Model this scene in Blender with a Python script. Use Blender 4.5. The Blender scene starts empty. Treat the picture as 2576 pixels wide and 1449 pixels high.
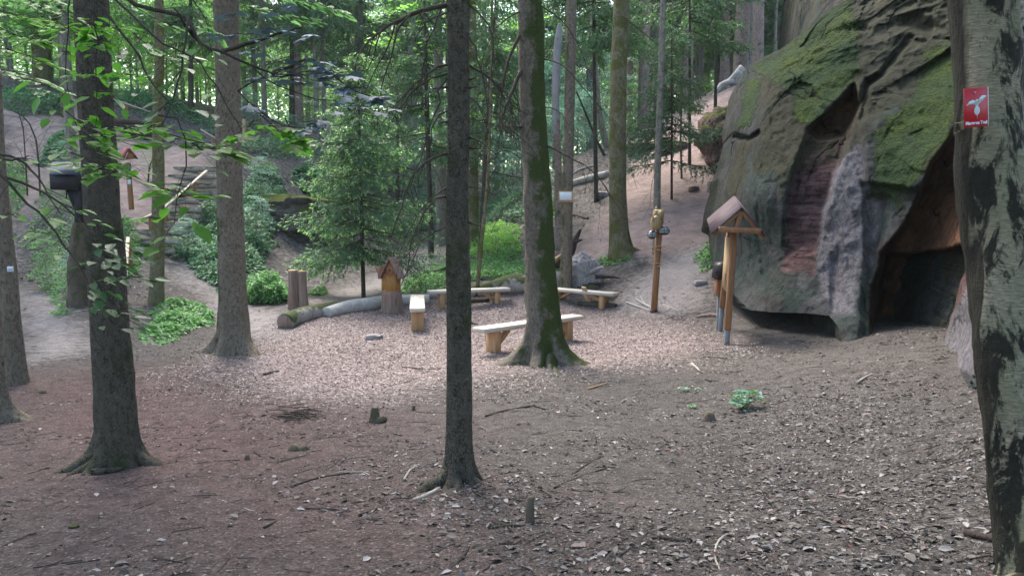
import bpy, math, random
import numpy as np
from math import radians as R, sin, cos, pi
from mathutils import Vector
random.seed(7)
rng = np.random.default_rng(11)
SC = bpy.context.scene
COL = SC.collection

# ------------------------------------------------------------------ camera
F = 1983.0; CU = 1288.0; CV = 724.5; PITCH = R(6.0)
cam = bpy.data.cameras.new('camera'); camo = bpy.data.objects.new('camera', cam); COL.objects.link(camo)
cam.sensor_width = 36; cam.lens = 36 * F / 2576; cam.clip_end = 1500; cam.clip_start = 0.05
camo.location = (0, 0, 0); camo.rotation_euler = (R(90) - PITCH, 0, 0); SC.camera = camo

def P(u, v, Y):
    a = (u - CU) / F; c = -(v - CV) / F
    d = np.array([a, cos(PITCH) + c * sin(PITCH), -sin(PITCH) + c * cos(PITCH)])
    return d * (Y / d[1])
def Parr(u, v, Y):
    a = (u - CU) / F; c = -(v - CV) / F
    dy = cos(PITCH) + c * sin(PITCH); dz = -sin(PITCH) + c * cos(PITCH)
    return np.stack([a / dy * Y, Y + 0 * a, dz / dy * Y], -1)
def plane(u, v, z):
    d = P(u, v, 1.0); return d * (z / d[2])
def project(p):
    p = np.asarray(p); x, y, z = p[..., 0], p[..., 1], p[..., 2]
    dd = y * cos(PITCH) - z * sin(PITCH); up = y * sin(PITCH) + z * cos(PITCH)
    dd = np.where(dd < 0.1, 0.1, dd)
    return CU + F * x / dd, CV - F * up / dd

# ------------------------------------------------------------------ noise
def _h(i, j, k, s):
    n = (i * 374761393 + j * 668265263 + k * 2147483647 + s * 1274126177) & 0xffffffff
    n = ((n ^ (n >> 13)) * 1274126177) & 0xffffffff
    n = (n ^ (n >> 16)) & 0xffff
    return n / 32767.5 - 1.0
def vnoise(p, s=0):
    p = np.asarray(p, dtype=float); f = np.floor(p).astype(np.int64); t = p - f; t = t * t * (3 - 2 * t)
    i, j, k = f[..., 0], f[..., 1], f[..., 2]; a, b, c = t[..., 0], t[..., 1], t[..., 2]
    r = 0
    for di in (0, 1):
        for dj in (0, 1):
            for dk in (0, 1):
                w = (a if di else 1 - a) * (b if dj else 1 - b) * (c if dk else 1 - c)
                r = r + w * _h(i + di, j + dj, k + dk, s)
    return r
def fbm(p, octv=4, s=0):
    p = np.asarray(p, dtype=float); r = 0; a = 1.0; t = 0
    for o in range(octv):
        r = r + a * vnoise(p * (2.03 ** o) + 17.3 * o, s + o); t += a; a *= 0.5
    return r / t

# ------------------------------------------------------------------ terrain
CT = [ # u, v, Y
 (0,1449,3.6),(640,1449,3.45),(1288,1449,3.3),(1900,1449,3.1),(2576,1449,2.9),
 (1155,1210,5.3),(293,1175,6.1),(0,1050,8.0),(40,960,10.0),(592,885,13.3),(1365,915,12.1),
 (1240,890,12.95),(1430,860,14.05),(1050,836,15.3),(985,786,17.8),(705,835,15.4),(750,775,18.4),
 (1105,775,18.3),(1255,765,18.8),(1520,786,17.8),(900,740,21.0),(1000,690,24.5),(1090,620,34),(1110,560,45),
 (1645,785,16.6),(1830,868,12.4),(1900,850,12.6),(2120,862,11.0),(2250,852,10.6),(2400,872,8.9),(2440,1005,6.3),
 (2000,1000,7.6),(1700,1200,5.3),(2300,1200,4.8),(1600,950,10.3),(800,1050,8.2),(2576,1100,4.7),(2300,950,7.4),
 (100,850,14),(200,750,17.5),(60,700,20),(395,760,17.4),(500,800,17),(540,740,19),(430,650,21.8),(350,640,21.6),
 (430,560,24),(500,450,27),(520,400,28.5),(50,560,22.5),(50,500,24),(50,400,26.5),(50,300,29),(150,260,31),(0,230,33),
 (320,530,23.5),(300,400,28),(350,345,31),(300,260,33.5),(430,300,34),(540,360,32),
 (640,400,30),(800,400,34),(620,480,28),(700,545,26.5),(740,640,24.5),(640,620,24),(820,660,24),(660,740,19.7),(900,600,30),
 (1150,500,62),(1180,690,22),(1250,600,28),(1300,500,40),(1450,640,23),(1480,455,30),(1450,395,33),(1560,645,21),(1520,560,24),
 (1650,500,25),(1700,400,28),(1770,340,30),(1840,205,35),(1640,340,33),(1720,290,34),(1590,360,33),(1800,610,20),(1700,640,20),(1750,720,17.5),(1470,700,20.5),
 (1400,690,20.5),(1650,700,18.7),
]
ctw = np.array([P(*c) for c in CT])
anch = np.array([(0,-10,-1.2),(-14,-6,-1.8),(14,-6,-0.9),(0,1,-1.62),(-9,3,-1.9),(8,3,-1.2),(-14,10,-2.0),(9,8,-1.2),(12,13,-1.6),(8,13,-1.85),(9,17,-1.9),(7,15.5,-1.9),(18,22,1.0),
  (-24,20,-.5),(-30,30,5.5),(-28,45,7.5),(-50,40,9),(-60,0,3),(-14,48,5.0),(-8,48,2.6),(-10,70,4.0),(-5,60,2.0),(0,90,3.0),(4,60,1.6),(8,50,3.0),(10,70,4),(14,45,5.2),(20,45,7.0),(20,35,7.0),
  (30,60,8),(50,30,9),(60,0,3),(0,140,5),(60,140,9),(-60,140,9),(0,-60,-1),(60,-60,0),(-60,-60,0),(140,0,6),(-140,0,6),(0,300,12),(250,300,14),(-250,300,14),(300,-100,5),(-300,-100,5)], dtype=float)
pts = np.vstack([ctw, anch])
CC = 0.8
def phi(r2): return np.sqrt(r2 + CC * CC)
_d = ((pts[:, None, :2] - pts[None, :, :2]) ** 2).sum(-1)
A = phi(_d) - np.eye(len(pts)) * 0.02
N = len(pts); M_ = np.zeros((N + 1, N + 1)); M_[:N, :N] = A; M_[:N, N] = 1; M_[N, :N] = 1
W = np.linalg.solve(M_, np.append(pts[:, 2], 0))
def H(x, y):
    x = np.asarray(x, float); y = np.asarray(y, float); sh = x.shape; xf = x.ravel(); yf = y.ravel()
    out = np.empty(len(xf))
    for a in range(0, len(xf), 20000):
        d2 = (xf[a:a + 20000, None] - pts[None, :, 0]) ** 2 + (yf[a:a + 20000, None] - pts[None, :, 1]) ** 2
        out[a:a + 20000] = phi(d2) @ W[:N] + W[N]
    q = np.stack([xf, yf, 0 * xf], -1)
    out = out + 0.09 * fbm(q * 0.45, 3, 3) * np.clip((np.abs(yf) + 2) / 14, 0.25, 2.5) + 0.022 * fbm(q * 2.3, 3, 9) + 0.008 * fbm(q * 9, 2, 5)
    return out.reshape(sh)
def H1(x, y): return float(H(np.array([x]), np.array([y]))[0])
_Ys = np.concatenate([np.arange(1.5, 40, 0.06), np.arange(40, 120, 0.4)])
def G(u, v):
    q = Parr(np.full_like(_Ys, u), np.full_like(_Ys, v), _Ys); h = H(q[:, 0], q[:, 1])
    k = np.where(q[:, 2] < h)[0]
    return q[k[0]] if len(k) else q[-1]
def XY(u, Y, z=None):
    z0 = -1.0 if z is None else z
    for _ in range(3):
        d = Y * cos(PITCH) - z0 * sin(PITCH); x = (u - CU) / F * d
        if z is None: z0 = H1(x, Y)
    return np.array([x, Y, z0])

# ------------------------------------------------------------------ mesh builder
class MB:
    def __init__(s): s.v = []; s.f = []; s.n = 0
    def add(s, v, f):
        v = np.asarray(v, float).reshape(-1, 3)
        if not isinstance(f, list): f = [np.asarray(f, np.int64)]
        for a in f:
            a = np.asarray(a, np.int64)
            if a.size: s.f.append(a.reshape(-1, a.shape[-1]) + s.n)
        s.v.append(v); s.n += len(v)
    def mesh(s, name, off=None, smooth=True):
        v = np.vstack(s.v)
        if off is not None: v = v - np.asarray(off)
        me = bpy.data.meshes.new(name)
        nl = sum(a.size for a in s.f); nf = sum(len(a) for a in s.f)
        me.vertices.add(len(v)); me.vertices.foreach_set('co', v.ravel().astype(np.float32))
        me.loops.add(nl); me.loops.foreach_set('vertex_index', np.concatenate([a.ravel() for a in s.f]).astype(np.int32))
        tot = np.concatenate([np.full(len(a), a.shape[1]) for a in s.f]); st = np.concatenate([[0], np.cumsum(tot)[:-1]])
        me.polygons.add(nf); me.polygons.foreach_set('loop_start', st.astype(np.int32)); me.polygons.foreach_set('loop_total', tot.astype(np.int32))
        if smooth: me.polygons.foreach_set('use_smooth', np.ones(nf, bool))
        me.update(calc_edges=True); me.validate(); return me
    def build(s, name, mat, parent=None, loc=None, smooth=True, local=False):
        # world coordinates unless local
        if parent is not None: off = None if local else wl(parent)
        else: off = loc
        o = bpy.data.objects.new(name, s.mesh(name, off, smooth)); COL.objects.link(o)
        o.data.materials.append(mat)
        if parent is not None: o.parent = parent
        elif loc is not None: o.location = loc
        return o
def wl(o):
    p = np.zeros(3)
    while o is not None: p += np.array(o.location); o = o.parent
    return p
def tag(o, label, cat, group=None):
    o['label'] = label; o['category'] = cat
    if group: o['group'] = group
    return o
def thing(name, label, cat, loc, rz=0, group=None):
    o = bpy.data.objects.new(name, None); COL.objects.link(o); o.empty_display_size = .2
    o.location = tuple(float(a) for a in loc); o.rotation_euler = (0, 0, rz); return tag(o, label, cat, group)
def copy_tree(o, parent=None):
    c = o.copy(); COL.objects.link(c); c.parent = parent
    for ch in list(o.children): copy_tree(ch, c)
    return c

def resample(pts_, rad, step):
    p = np.asarray(pts_, float); r = np.asarray(rad, float)
    n = len(p)
    out = []; ro = []
    for i in range(n - 1):
        p0 = p[max(i - 1, 0)]; p1 = p[i]; p2 = p[i + 1]; p3 = p[min(i + 2, n - 1)]
        L = np.linalg.norm(p2 - p1); k = max(1, int(L / step))
        t = np.arange(k)[:, None] / k
        q = 0.5 * ((2 * p1) + (-p0 + p2) * t + (2 * p0 - 5 * p1 + 4 * p2 - p3) * t ** 2 + (-p0 + 3 * p1 - 3 * p2 + p3) * t ** 3)
        out.append(q); ro.append(r[i] + (r[i + 1] - r[i]) * t[:, 0])
    out.append(p[-1:]); ro.append(r[-1:])
    return np.vstack(out), np.concatenate(ro)
def frames(p):
    t = np.gradient(p, axis=0); t /= np.linalg.norm(t, axis=1)[:, None] + 1e-9
    ref = np.array([1., 0, 0]) if abs(t[0, 0]) < .8 else np.array([0., 1, 0])
    a = ref - t * (t @ ref)[:, None]; a /= np.linalg.norm(a, axis=1)[:, None] + 1e-9
    b = np.cross(t, a); return t, a, b
def tube(mb, pts_, rad, seg=6, step=None, cap=True, lump=0.0, lscale=4, seed=0):
    p = np.asarray(pts_, float); r = np.full(len(p), rad, float) if np.isscalar(rad) else np.asarray(rad, float)
    if step: p, r = resample(p, r, step)
    t, a, b = frames(p); th = np.arange(seg) * 2 * pi / seg
    ring = p[:, None] + r[:, None, None] * (np.cos(th)[None, :, None] * a[:, None] + np.sin(th)[None, :, None] * b[:, None])
    if lump:
        c = p[:, None]; nn = fbm(ring * lscale, 3, seed); ring = c + (ring - c) * (1 + lump * nn[..., None])
    n = len(p); i = np.arange(n - 1)[:, None] * seg; j = np.arange(seg)[None]; j2 = (j + 1) % seg
    f = np.stack([i + j, i + j2, i + seg + j2, i + seg + j], -1).reshape(-1, 4)
    v = ring.reshape(-1, 3)
    if cap:
        v = np.vstack([v, p[0], p[-1]]); c0 = n * seg; js = np.arange(seg)
        f1 = np.stack([np.full(seg, c0), (js + 1) % seg, js], -1); f2 = np.stack([np.full(seg, c0 + 1), (n - 1) * seg + js, (n - 1) * seg + (js + 1) % seg], -1)
        mb.add(v, [f, np.vstack([f1, f2])])
    else: mb.add(v, f)
def box(mb, c, s, rz=0, bev=0.006, M=None, taper=1.0):
    x, y, z = [a / 2 for a in s]; b = min(bev, x * .4, y * .4, z * .4)
    V = []; 
    for zz, ins in ((-z, b), (-z + b, 0), (z - b, 0), (z, b)):
        tp = 1 + (taper - 1) * (zz + z) / (2 * z)
        X = (x - ins) * tp; Yy = (y - ins) * tp
        V += [(-X + b, -Yy, zz), (X - b, -Yy, zz), (X, -Yy + b, zz), (X, Yy - b, zz), (X - b, Yy, zz), (-X + b, Yy, zz), (-X, Yy - b, zz), (-X, -Yy + b, zz)]
    V = np.array(V); n = 8
    if M is not None: V = V @ np.asarray(M).T
    if rz: V = V @ np.array([[cos(rz), sin(rz), 0], [-sin(rz), cos(rz), 0], [0, 0, 1]])
    q = []
    for k in range(3):
        for j in range(8): q.append((k * 8 + j, k * 8 + (j + 1) % 8, k * 8 + 8 + (j + 1) % 8, k * 8 + 8 + j))
    mb.add(V + np.asarray(c), [np.array(q), np.array([list(range(7, -1, -1)), list(range(24, 32))])])
def beam(mb, a, b, w, h, bev=.005):
    a = np.asarray(a, float); b = np.asarray(b, float); d = b - a; L = np.linalg.norm(d); x = d / L
    up = np.array([0, 0, 1.]) if abs(x[2]) < .95 else np.array([0, 1., 0])
    y = np.cross(up, x); y /= np.linalg.norm(y); z = np.cross(x, y)
    box(mb, (a + b) / 2, (L, w, h), M=np.stack([x, y, z], 1), bev=bev)
def prism(mb, poly, y0, y1):   # polygon in xz extruded along y
    n = len(poly); v = [(x, y0, z) for x, z in poly] + [(x, y1, z) for x, z in poly]
    q = [(j, (j + 1) % n, n + (j + 1) % n, n + j) for j in range(n)]
    mb.add(v, [np.array(q), np.array([list(range(n - 1, -1, -1)), list(range(n, 2 * n))])])
def lump(mb, c, s, seed=0, n=14, rough=.18, sc=1.6, boxy=.5, strata=0.0, rz=0):
    # subdivided cube pushed towards a sphere, with noise
    g = np.linspace(-1, 1, n); V = []; Fq = []; k = 0
    for ax in range(3):
        for sg in (-1, 1):
            a, b = np.meshgrid(g, g, indexing='ij'); p = np.zeros((n, n, 3)); p[..., ax] = sg; p[..., (ax + 1) % 3] = a; p[..., (ax + 2) % 3] = b
            V.append(p.reshape(-1, 3)); i, j = np.meshgrid(np.arange(n - 1), np.arange(n - 1), indexing='ij'); i = i.ravel(); j = j.ravel()
            f = np.stack([i * n + j, (i + 1) * n + j, (i + 1) * n + j + 1, i * n + j + 1], -1)
            if sg < 0: f = f[:, ::-1]
            Fq.append(f + k); k += n * n
    V = np.vstack(V); sph = V / np.linalg.norm(V, axis=1)[:, None]
    p = V * boxy + sph * (1 - boxy) * 1.15
    w = p * np.asarray(s) * .5
    nn = fbm(w * sc / max(.05, min(s)) * .8 + seed * 7.7, 4, seed) + .5 * np.abs(fbm(w * sc / max(.05, min(s)) * 2.2 + seed, 3, seed + 1))
    w = w * (1 + rough * nn[:, None])
    if strata:
        st = vnoise(np.stack([w[:, 0] * .3 + seed, w[:, 1] * .3, w[:, 2] * 5 / max(.2, s[2])], -1), seed + 3)
        w[:, :2] *= (1 + strata * np.sign(st) * np.abs(st) ** .5)[:, None]
    if rz: w = w @ np.array([[cos(rz), sin(rz), 0], [-sin(rz), cos(rz), 0], [0, 0, 1]])
    mb.add(w + np.asarray(c), np.vstack(Fq))

# leaves: rows of oriented quads / folded leaves
def unit(a): return a / (np.linalg.norm(a, axis=-1, keepdims=True) + 1e-9)
def quads(mb, c, d, nrm, L, Wd):
    d = unit(d); s = unit(np.cross(nrm, d)); L = np.asarray(L).reshape(-1, 1) * np.ones((len(c), 1)); Wd = np.asarray(Wd).reshape(-1, 1) * np.ones((len(c), 1))
    v = np.stack([c, c + d * L * .45 + s * Wd * .5, c + d * L, c + d * L * .45 - s * Wd * .5], 1)
    n = len(c); f = np.arange(n * 4).reshape(n, 4); mb.add(v.reshape(-1, 3), f)
def leaves6(mb, c, d, nrm, L, Wd, fold=.25, curl=.15):
    d = unit(d); s = unit(np.cross(nrm, d)); nn = np.cross(d, s)
    L = np.asarray(L).reshape(-1, 1) * np.ones((len(c), 1)); Wd = np.asarray(Wd).reshape(-1, 1) * np.ones((len(c), 1))
    up = nn * Wd * fold * .5
    v = np.stack([c, c + d * L * .3 + s * Wd * .48 + up, c + d * L * .68 + s * Wd * .38 + up - nn * L * curl * .4, c + d * L - nn * L * curl,
                  c + d * L * .68 - s * Wd * .38 + up - nn * L * curl * .4, c + d * L * .3 - s * Wd * .48 + up], 1)
    n = len(c); k = np.arange(n)[:, None] * 6
    mb.add(v.reshape(-1, 3), np.vstack([k + np.array([[0, 1, 2, 3]]), k + np.array([[0, 3, 4, 5]])]))
def maple(mb, c, d, nrm, L):
    d = unit(d); s = unit(np.cross(nrm, d)); nn = np.cross(d, s)
    prof = [(0, 0), (-.10, .35), (.08, .62), (.28, .34), (.48, .52), (.62, .42), (.55, .16), (1.0, 0), (.55, -.16), (.62, -.42), (.48, -.52), (.28, -.34), (.08, -.62), (-.10, -.35)]
    L = np.asarray(L).reshape(-1, 1) * np.ones((len(c), 1))
    v = np.stack([c + d * L * a + s * L * b - nn * L * (abs(b) ** 2 * .4 + a * a * .12) for a, b in prof], 1)
    n = len(c); m = len(prof); k = np.arange(n)[:, None] * m; fs = []
    for i in range(1, m - 1): fs.append(k + np.array([[0, i, i + 1]]))
    mb.add(v.reshape(-1, 3), np.vstack(fs))

# ------------------------------------------------------------------ materials
class NT:
    def __init__(s, name):
        s.m = bpy.data.materials.new(name); s.m.use_nodes = True; s.t = s.m.node_tree; s.t.nodes.clear()
        s.out = s.n('ShaderNodeOutputMaterial')
    def n(s, k, **kw):
        a = s.t.nodes.new(k)
        for q, w in kw.items(): setattr(a, q, w)
        return a
    def l(s, a, b): s.t.links.new(a, b)
    def set(s, sock, val):
        if isinstance(val, bpy.types.NodeSocket): s.l(val, sock)
        elif isinstance(val, (tuple, list)) and len(val) == 3 and sock.type == 'RGBA': sock.default_value = (*val, 1)
        else: sock.default_value = val
    def tex(s, kind='Object', scale=(1, 1, 1), rot=(0, 0, 0)):
        if kind == 'World': o = s.n('ShaderNodeNewGeometry').outputs['Position']
        else: o = s.n('ShaderNodeTexCoord').outputs[kind]
        m = s.n('ShaderNodeMapping'); m.inputs['Scale'].default_value = scale; m.inputs['Rotation'].default_value = rot; s.l(o, m.inputs[0]); return m.outputs[0]
    def noise(s, vec, scale, detail=4, rough=.55, dist=0):
        a = s.n('ShaderNodeTexNoise'); s.l(vec, a.inputs['Vector']); a.inputs['Scale'].default_value = scale; a.inputs['Detail'].default_value = detail; a.inputs['Roughness'].default_value = rough; a.inputs['Distortion'].default_value = dist
        return a.outputs['Fac']
    def voro(s, vec, scale, feat='F1', out='Distance', rnd=1):
        a = s.n('ShaderNodeTexVoronoi', feature=feat); s.l(vec, a.inputs['Vector']); a.inputs['Scale'].default_value = scale; a.inputs['Randomness'].default_value = rnd
        return a.outputs[out]
    def ramp(s, fac, stops, interp='LINEAR'):
        r = s.n('ShaderNodeValToRGB'); s.l(fac, r.inputs[0]); r.color_ramp.interpolation = interp; e = r.color_ramp.elements
        while len(e) < len(stops): e.new(.5)
        for i, (p, c) in enumerate(stops):
            e[i].position = p; c = (c, c, c) if np.isscalar(c) else c; e[i].color = (*c, 1)
        return r.outputs[0]
    def mix(s, fac, a, b, mode='MIX'):
        m = s.n('ShaderNodeMix', data_type='RGBA', blend_type=mode); s.set(m.inputs[0], fac); s.set(m.inputs[6], a); s.set(m.inputs[7], b); return m.outputs[2]
    def math(s, op, a, b=0.0, c=None, clamp=False):
        m = s.n('ShaderNodeMath', operation=op, use_clamp=clamp); s.set(m.inputs[0], a); s.set(m.inputs[1], b)
        if c is not None: s.set(m.inputs[2], c)
        return m.outputs[0]
    def bump(s, h, strength=.5, dist=.02, prev=None):
        b = s.n('ShaderNodeBump'); b.inputs['Strength'].default_value = strength; b.inputs['Distance'].default_value = dist; s.l(h, b.inputs['Height'])
        if prev is not None: s.l(prev, b.inputs['Normal'])
        return b.outputs[0]
    def pbr(s, col, rough=.85, normal=None, spec=.25, metal=0):
        p = s.n('ShaderNodeBsdfPrincipled'); s.set(p.inputs['Base Color'], col); s.set(p.inputs['Roughness'], rough); p.inputs['Specular IOR Level'].default_value = spec; p.inputs['Metallic'].default_value = metal
        if normal is not None: s.l(normal, p.inputs['Normal'])
        s.l(p.outputs[0], s.out.inputs[0]); s.p = p; return s.m

def leaf_mat(name, a, b, c=None, trans=.4, rough=.5, spec=.4, scale=.7, tcol=(.35, .6, .12)):
    t = NT(name); rnd = t.n('ShaderNodeNewGeometry').outputs['Random Per Island']
    stops = [(0, a), (1, b)] if c is None else [(0, a), (.6, b), (1, c)]
    col = t.ramp(rnd, stops)
    nz = t.noise(t.tex('World'), scale, 3); col = t.mix(t.ramp(nz, [(.3, 0.), (.75, 1.)]), col, tuple(x * 1.5 for x in b), 'MIX')
    p = t.n('ShaderNodeBsdfPrincipled'); t.l(col, p.inputs['Base Color']); p.inputs['Roughness'].default_value = rough; p.inputs['Specular IOR Level'].default_value = spec
    tr = t.n('ShaderNodeBsdfTranslucent'); tc = t.mix(.5, col, tcol, 'MULTIPLY'); tc = t.mix(1.0, tc, (2.2, 2.2, 2.2), 'MULTIPLY'); t.l(tc, tr.inputs[0])
    m = t.n('ShaderNodeMixShader'); m.inputs[0].default_value = trans; t.l(p.outputs[0], m.inputs[1]); t.l(tr.outputs[0], m.inputs[2]); t.l(m.outputs[0], t.out.inputs[0])
    return t.m

def bark_mat(name, dark, light, moss=0.0, moss_col=(.05, .075, .02), moss_dir=None, sz=1.0, bump=.8, scaly=True):
    t = NT(name); co = t.tex('World', (1, 1, .28 if not scaly else .6)); co2 = t.tex('World')
    n1 = t.noise(co, 26 * sz, 5, .65, .4); n2 = t.noise(co, 6 * sz, 3); 
    if scaly:
        v = t.voro(t.mix(.06, co, t.n('ShaderNodeTexNoise').outputs['Color'], 'ADD') if False else co, 62 * sz, 'DISTANCE_TO_EDGE')
        h = t.math('ADD', t.math('MULTIPLY', t.ramp(v, [(0, 0.), (.25, 1.)]), .28), t.math('MULTIPLY', n1, 1.35))
    else: h = t.math('ADD', n1, t.math('MULTIPLY', n2, .8))
    f = t.ramp(t.math('MULTIPLY', h, .8), [(.36, 0.), (.74, 1.)])
    col = t.mix(f, tuple(x * .7 for x in dark), tuple(x * 1.15 for x in light))
    col = t.mix(t.ramp(t.noise(co2, 1.7, 4), [(.35, 0.), (.7, .55)]), col, tuple(x * .62 for x in light))
    spot = t.ramp(t.noise(co2, 19, 2), [(.66, 0.), (.72, .5)]); col = t.mix(spot, col, tuple(min(1, x * 1.7) for x in light))
    if moss:
        mz = t.noise(co2, 2.6, 5, .65)
        if moss_dir:
            g = t.n('ShaderNodeNewGeometry').outputs['Normal']; d = t.n('ShaderNodeVectorMath', operation='DOT_PRODUCT'); t.l(g, d.inputs[0]); d.inputs[1].default_value = moss_dir
            mz = t.math('ADD', mz, t.math('MULTIPLY', d.outputs['Value'], .28))
        mm = t.ramp(mz, [(.62 - moss * .3, 0.), (.74 - moss * .3, 1.)])
        mc = t.mix(t.noise(co2, 40, 3), tuple(x * .5 for x in moss_col), tuple(x * 1.6 for x in moss_col))
        col = t.mix(mm, col, mc)
    return t.pbr(col, .92, t.bump(t.math('ADD', h, t.math('MULTIPLY', n2, .8)), 1.0, .02), .12)

M = {}
M['bark_dark'] = bark_mat('spruce_bark', (.016, .014, .011), (.10, .088, .068), .2, (.035, .042, .018))
M['bark_mid'] = bark_mat('spruce_bark_brown', (.042, .033, .025), (.21, .175, .135), .2, (.06, .07, .035), (-.7, .3, 0))
M['bark_moss'] = bark_mat('mossy_bark', (.035, .03, .024), (.18, .155, .125), .50, (.045, .06, .018), (.9, -.2, 0))
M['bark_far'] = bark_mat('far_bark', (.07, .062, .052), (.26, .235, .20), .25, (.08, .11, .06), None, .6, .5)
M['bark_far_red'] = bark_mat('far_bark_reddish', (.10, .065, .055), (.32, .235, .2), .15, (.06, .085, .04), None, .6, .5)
M['bark_olive'] = bark_mat('olive_bark', (.04, .04, .02), (.2, .18, .11), .5, (.10, .10, .03), None, .7, .6)
M['deadwood'] = bark_mat('dead_wood', (.02, .015, .013), (.07, .052, .045), .1, scaly=False)
M['greywood'] = bark_mat('grey_dead_wood', (.09, .08, .08), (.31, .29, .29), 0, scaly=False)
M['logwood'] = bark_mat('weathered_log', (.08, .07, .06), (.30, .27, .24), .2, (.06, .07, .03), (0, 0, 1), scaly=False, sz=.6)
M['twig'] = bark_mat('twig_bark', (.02, .016, .013), (.06, .05, .042), 0, scaly=False)
M['twig_pale'] = bark_mat('pale_twig', (.12, .10, .08), (.34, .30, .26), 0, scaly=False)
M['moss_stump'] = bark_mat('mossy_stump', (.02, .017, .012), (.11, .09, .065), .38, (.045, .05, .02), scaly=False)

def birch_mat():
    t = NT('birch_bark'); co = t.tex('World', (1, 1, 1)); ch = t.tex('World', (1.2, 1.2, 5.5)); cv = t.tex('World', (1, 1, .38))
    big = t.noise(t.tex('World', (1, 1, .5)), 9, 6, .7, .5); lent = t.noise(ch, 26, 6, .75)
    pale = t.mix(t.ramp(lent, [(.35, 0.), (.62, 1.)]), (.10, .086, .058), (.37, .32, .225))
    pale = t.mix(t.ramp(t.noise(co, 3, 3), [(.35, 0.), (.65, .7)]), pale, (.12, .13, .075))
    zz = t.n('ShaderNodeSeparateXYZ'); t.l(t.n('ShaderNodeNewGeometry').outputs['Position'], zz.inputs[0])
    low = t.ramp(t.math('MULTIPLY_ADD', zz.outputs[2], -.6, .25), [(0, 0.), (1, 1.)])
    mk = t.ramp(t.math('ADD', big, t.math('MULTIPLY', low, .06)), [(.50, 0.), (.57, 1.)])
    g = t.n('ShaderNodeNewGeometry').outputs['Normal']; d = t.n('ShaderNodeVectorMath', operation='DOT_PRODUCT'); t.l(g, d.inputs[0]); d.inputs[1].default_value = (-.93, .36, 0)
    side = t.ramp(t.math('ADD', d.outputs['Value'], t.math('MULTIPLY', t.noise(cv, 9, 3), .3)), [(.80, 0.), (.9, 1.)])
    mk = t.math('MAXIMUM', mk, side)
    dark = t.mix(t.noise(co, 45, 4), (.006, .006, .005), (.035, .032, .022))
    h = t.math('ADD', t.math('MULTIPLY', lent, .5), t.math('MULTIPLY', t.math('SUBTRACT', 1.0, mk), .6))
    h = t.math('ADD', h, t.math('MULTIPLY', t.math('MULTIPLY', mk, t.noise(cv, 40, 4)), 1.2))
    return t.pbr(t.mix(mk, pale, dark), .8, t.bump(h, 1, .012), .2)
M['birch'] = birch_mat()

def wood_mat(name, a, b, axis=0, rough=.6, scale=1.0, endgrain=None, dirt=0.25):
    sc = [9, 9, 9]; sc[axis] = .7; t = NT(name); co = t.tex('Object', tuple(x * scale for x in sc)); n = t.noise(co, 3, 5, .6, .6); n2 = t.noise(co, 14, 2)
    col = t.mix(t.ramp(n, [(.3, 0.), (.7, 1.)]), a, b); col = t.mix(t.ramp(n2, [(.55, 0.), (.75, .35)]), col, tuple(x * .6 for x in a))
    col = t.mix(t.ramp(t.noise(t.tex('Object'), 3.5, 4), [(.4, 0.), (.75, dirt)]), col, (.16, .14, .12))
    return t.pbr(col, rough, t.bump(n, .35, .004), .25)
M['bench_top'] = wood_mat('bench_plank', (.42, .36, .30), (.58, .52, .45), 0)
M['bench_leg'] = wood_mat('bench_leg_wood', (.32, .17, .075), (.48, .29, .15), 2)
M['larch'] = wood_mat('larch_post', (.20, .085, .035), (.33, .16, .07), 2, dirt=.4)
M['larch_pale'] = wood_mat('larch_pale', (.36, .24, .12), (.48, .34, .2), 2)
M['rail'] = wood_mat('rail_wood', (.40, .33, .23), (.52, .45, .34), 0)
M['carved'] = wood_mat('carved_wood', (.27, .115, .02), (.43, .21, .05), 2, .5, dirt=.2)
M['carved_red'] = wood_mat('carved_wood_red', (.20, .07, .03), (.33, .15, .08), 2)
M['knob'] = wood_mat('knob_wood', (.25, .17, .075), (.38, .28, .14), 2, .5)
M['split'] = wood_mat('split_stump', (.13, .075, .055), (.30, .21, .17), 2, .85, .5)
M['pale_log'] = wood_mat('peeled_log', (.32, .29, .27), (.52, .49, .45), 0, .8, .5)
def plain(name, c, rough=.5, metal=0, spec=.4, var=.25, sc=12):
    t = NT(name); n = t.noise(t.tex('Object'), sc, 4); col = t.mix(t.ramp(n, [(.3, 0.), (.7, 1.)]), tuple(x * (1 - var) for x in c), c); return t.pbr(col, rough, None, spec, metal)
M['roof'] = plain('maroon_roof', (.095, .062, .075), .7, spec=.2, var=.45, sc=5); M['roof_red'] = plain('red_roof', (.26, .06, .06), .7)
M['steel'] = plain('galvanised_steel', (.33, .34, .36), .5, .5); M['black'] = plain('black_paint', (.012, .011, .012), .5)
M['blackwood'] = plain('tarred_wood', (.01, .009, .011), .6); M['slate'] = plain('dark_slate_roof', (.045, .05, .075), .5)
M['white'] = plain('white_board', (.62, .68, .72), .5, var=.1); M['red'] = plain('red_sign', (.42, .012, .022), .35, var=.1); M['signwhite'] = plain('sign_white', (.62, .68, .7), .4, var=.08)
M['blackball'] = plain('black_shell', (.006, .007, .009), .25, spec=.6); M['stripe'] = plain('white_stripe', (.7, .72, .75), .4, var=.05)
M['darkred'] = plain('dark_red_tip', (.06, .008, .015), .6); M['green_panel'] = plain('green_panel', (.08, .13, .10), .5)

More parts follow.
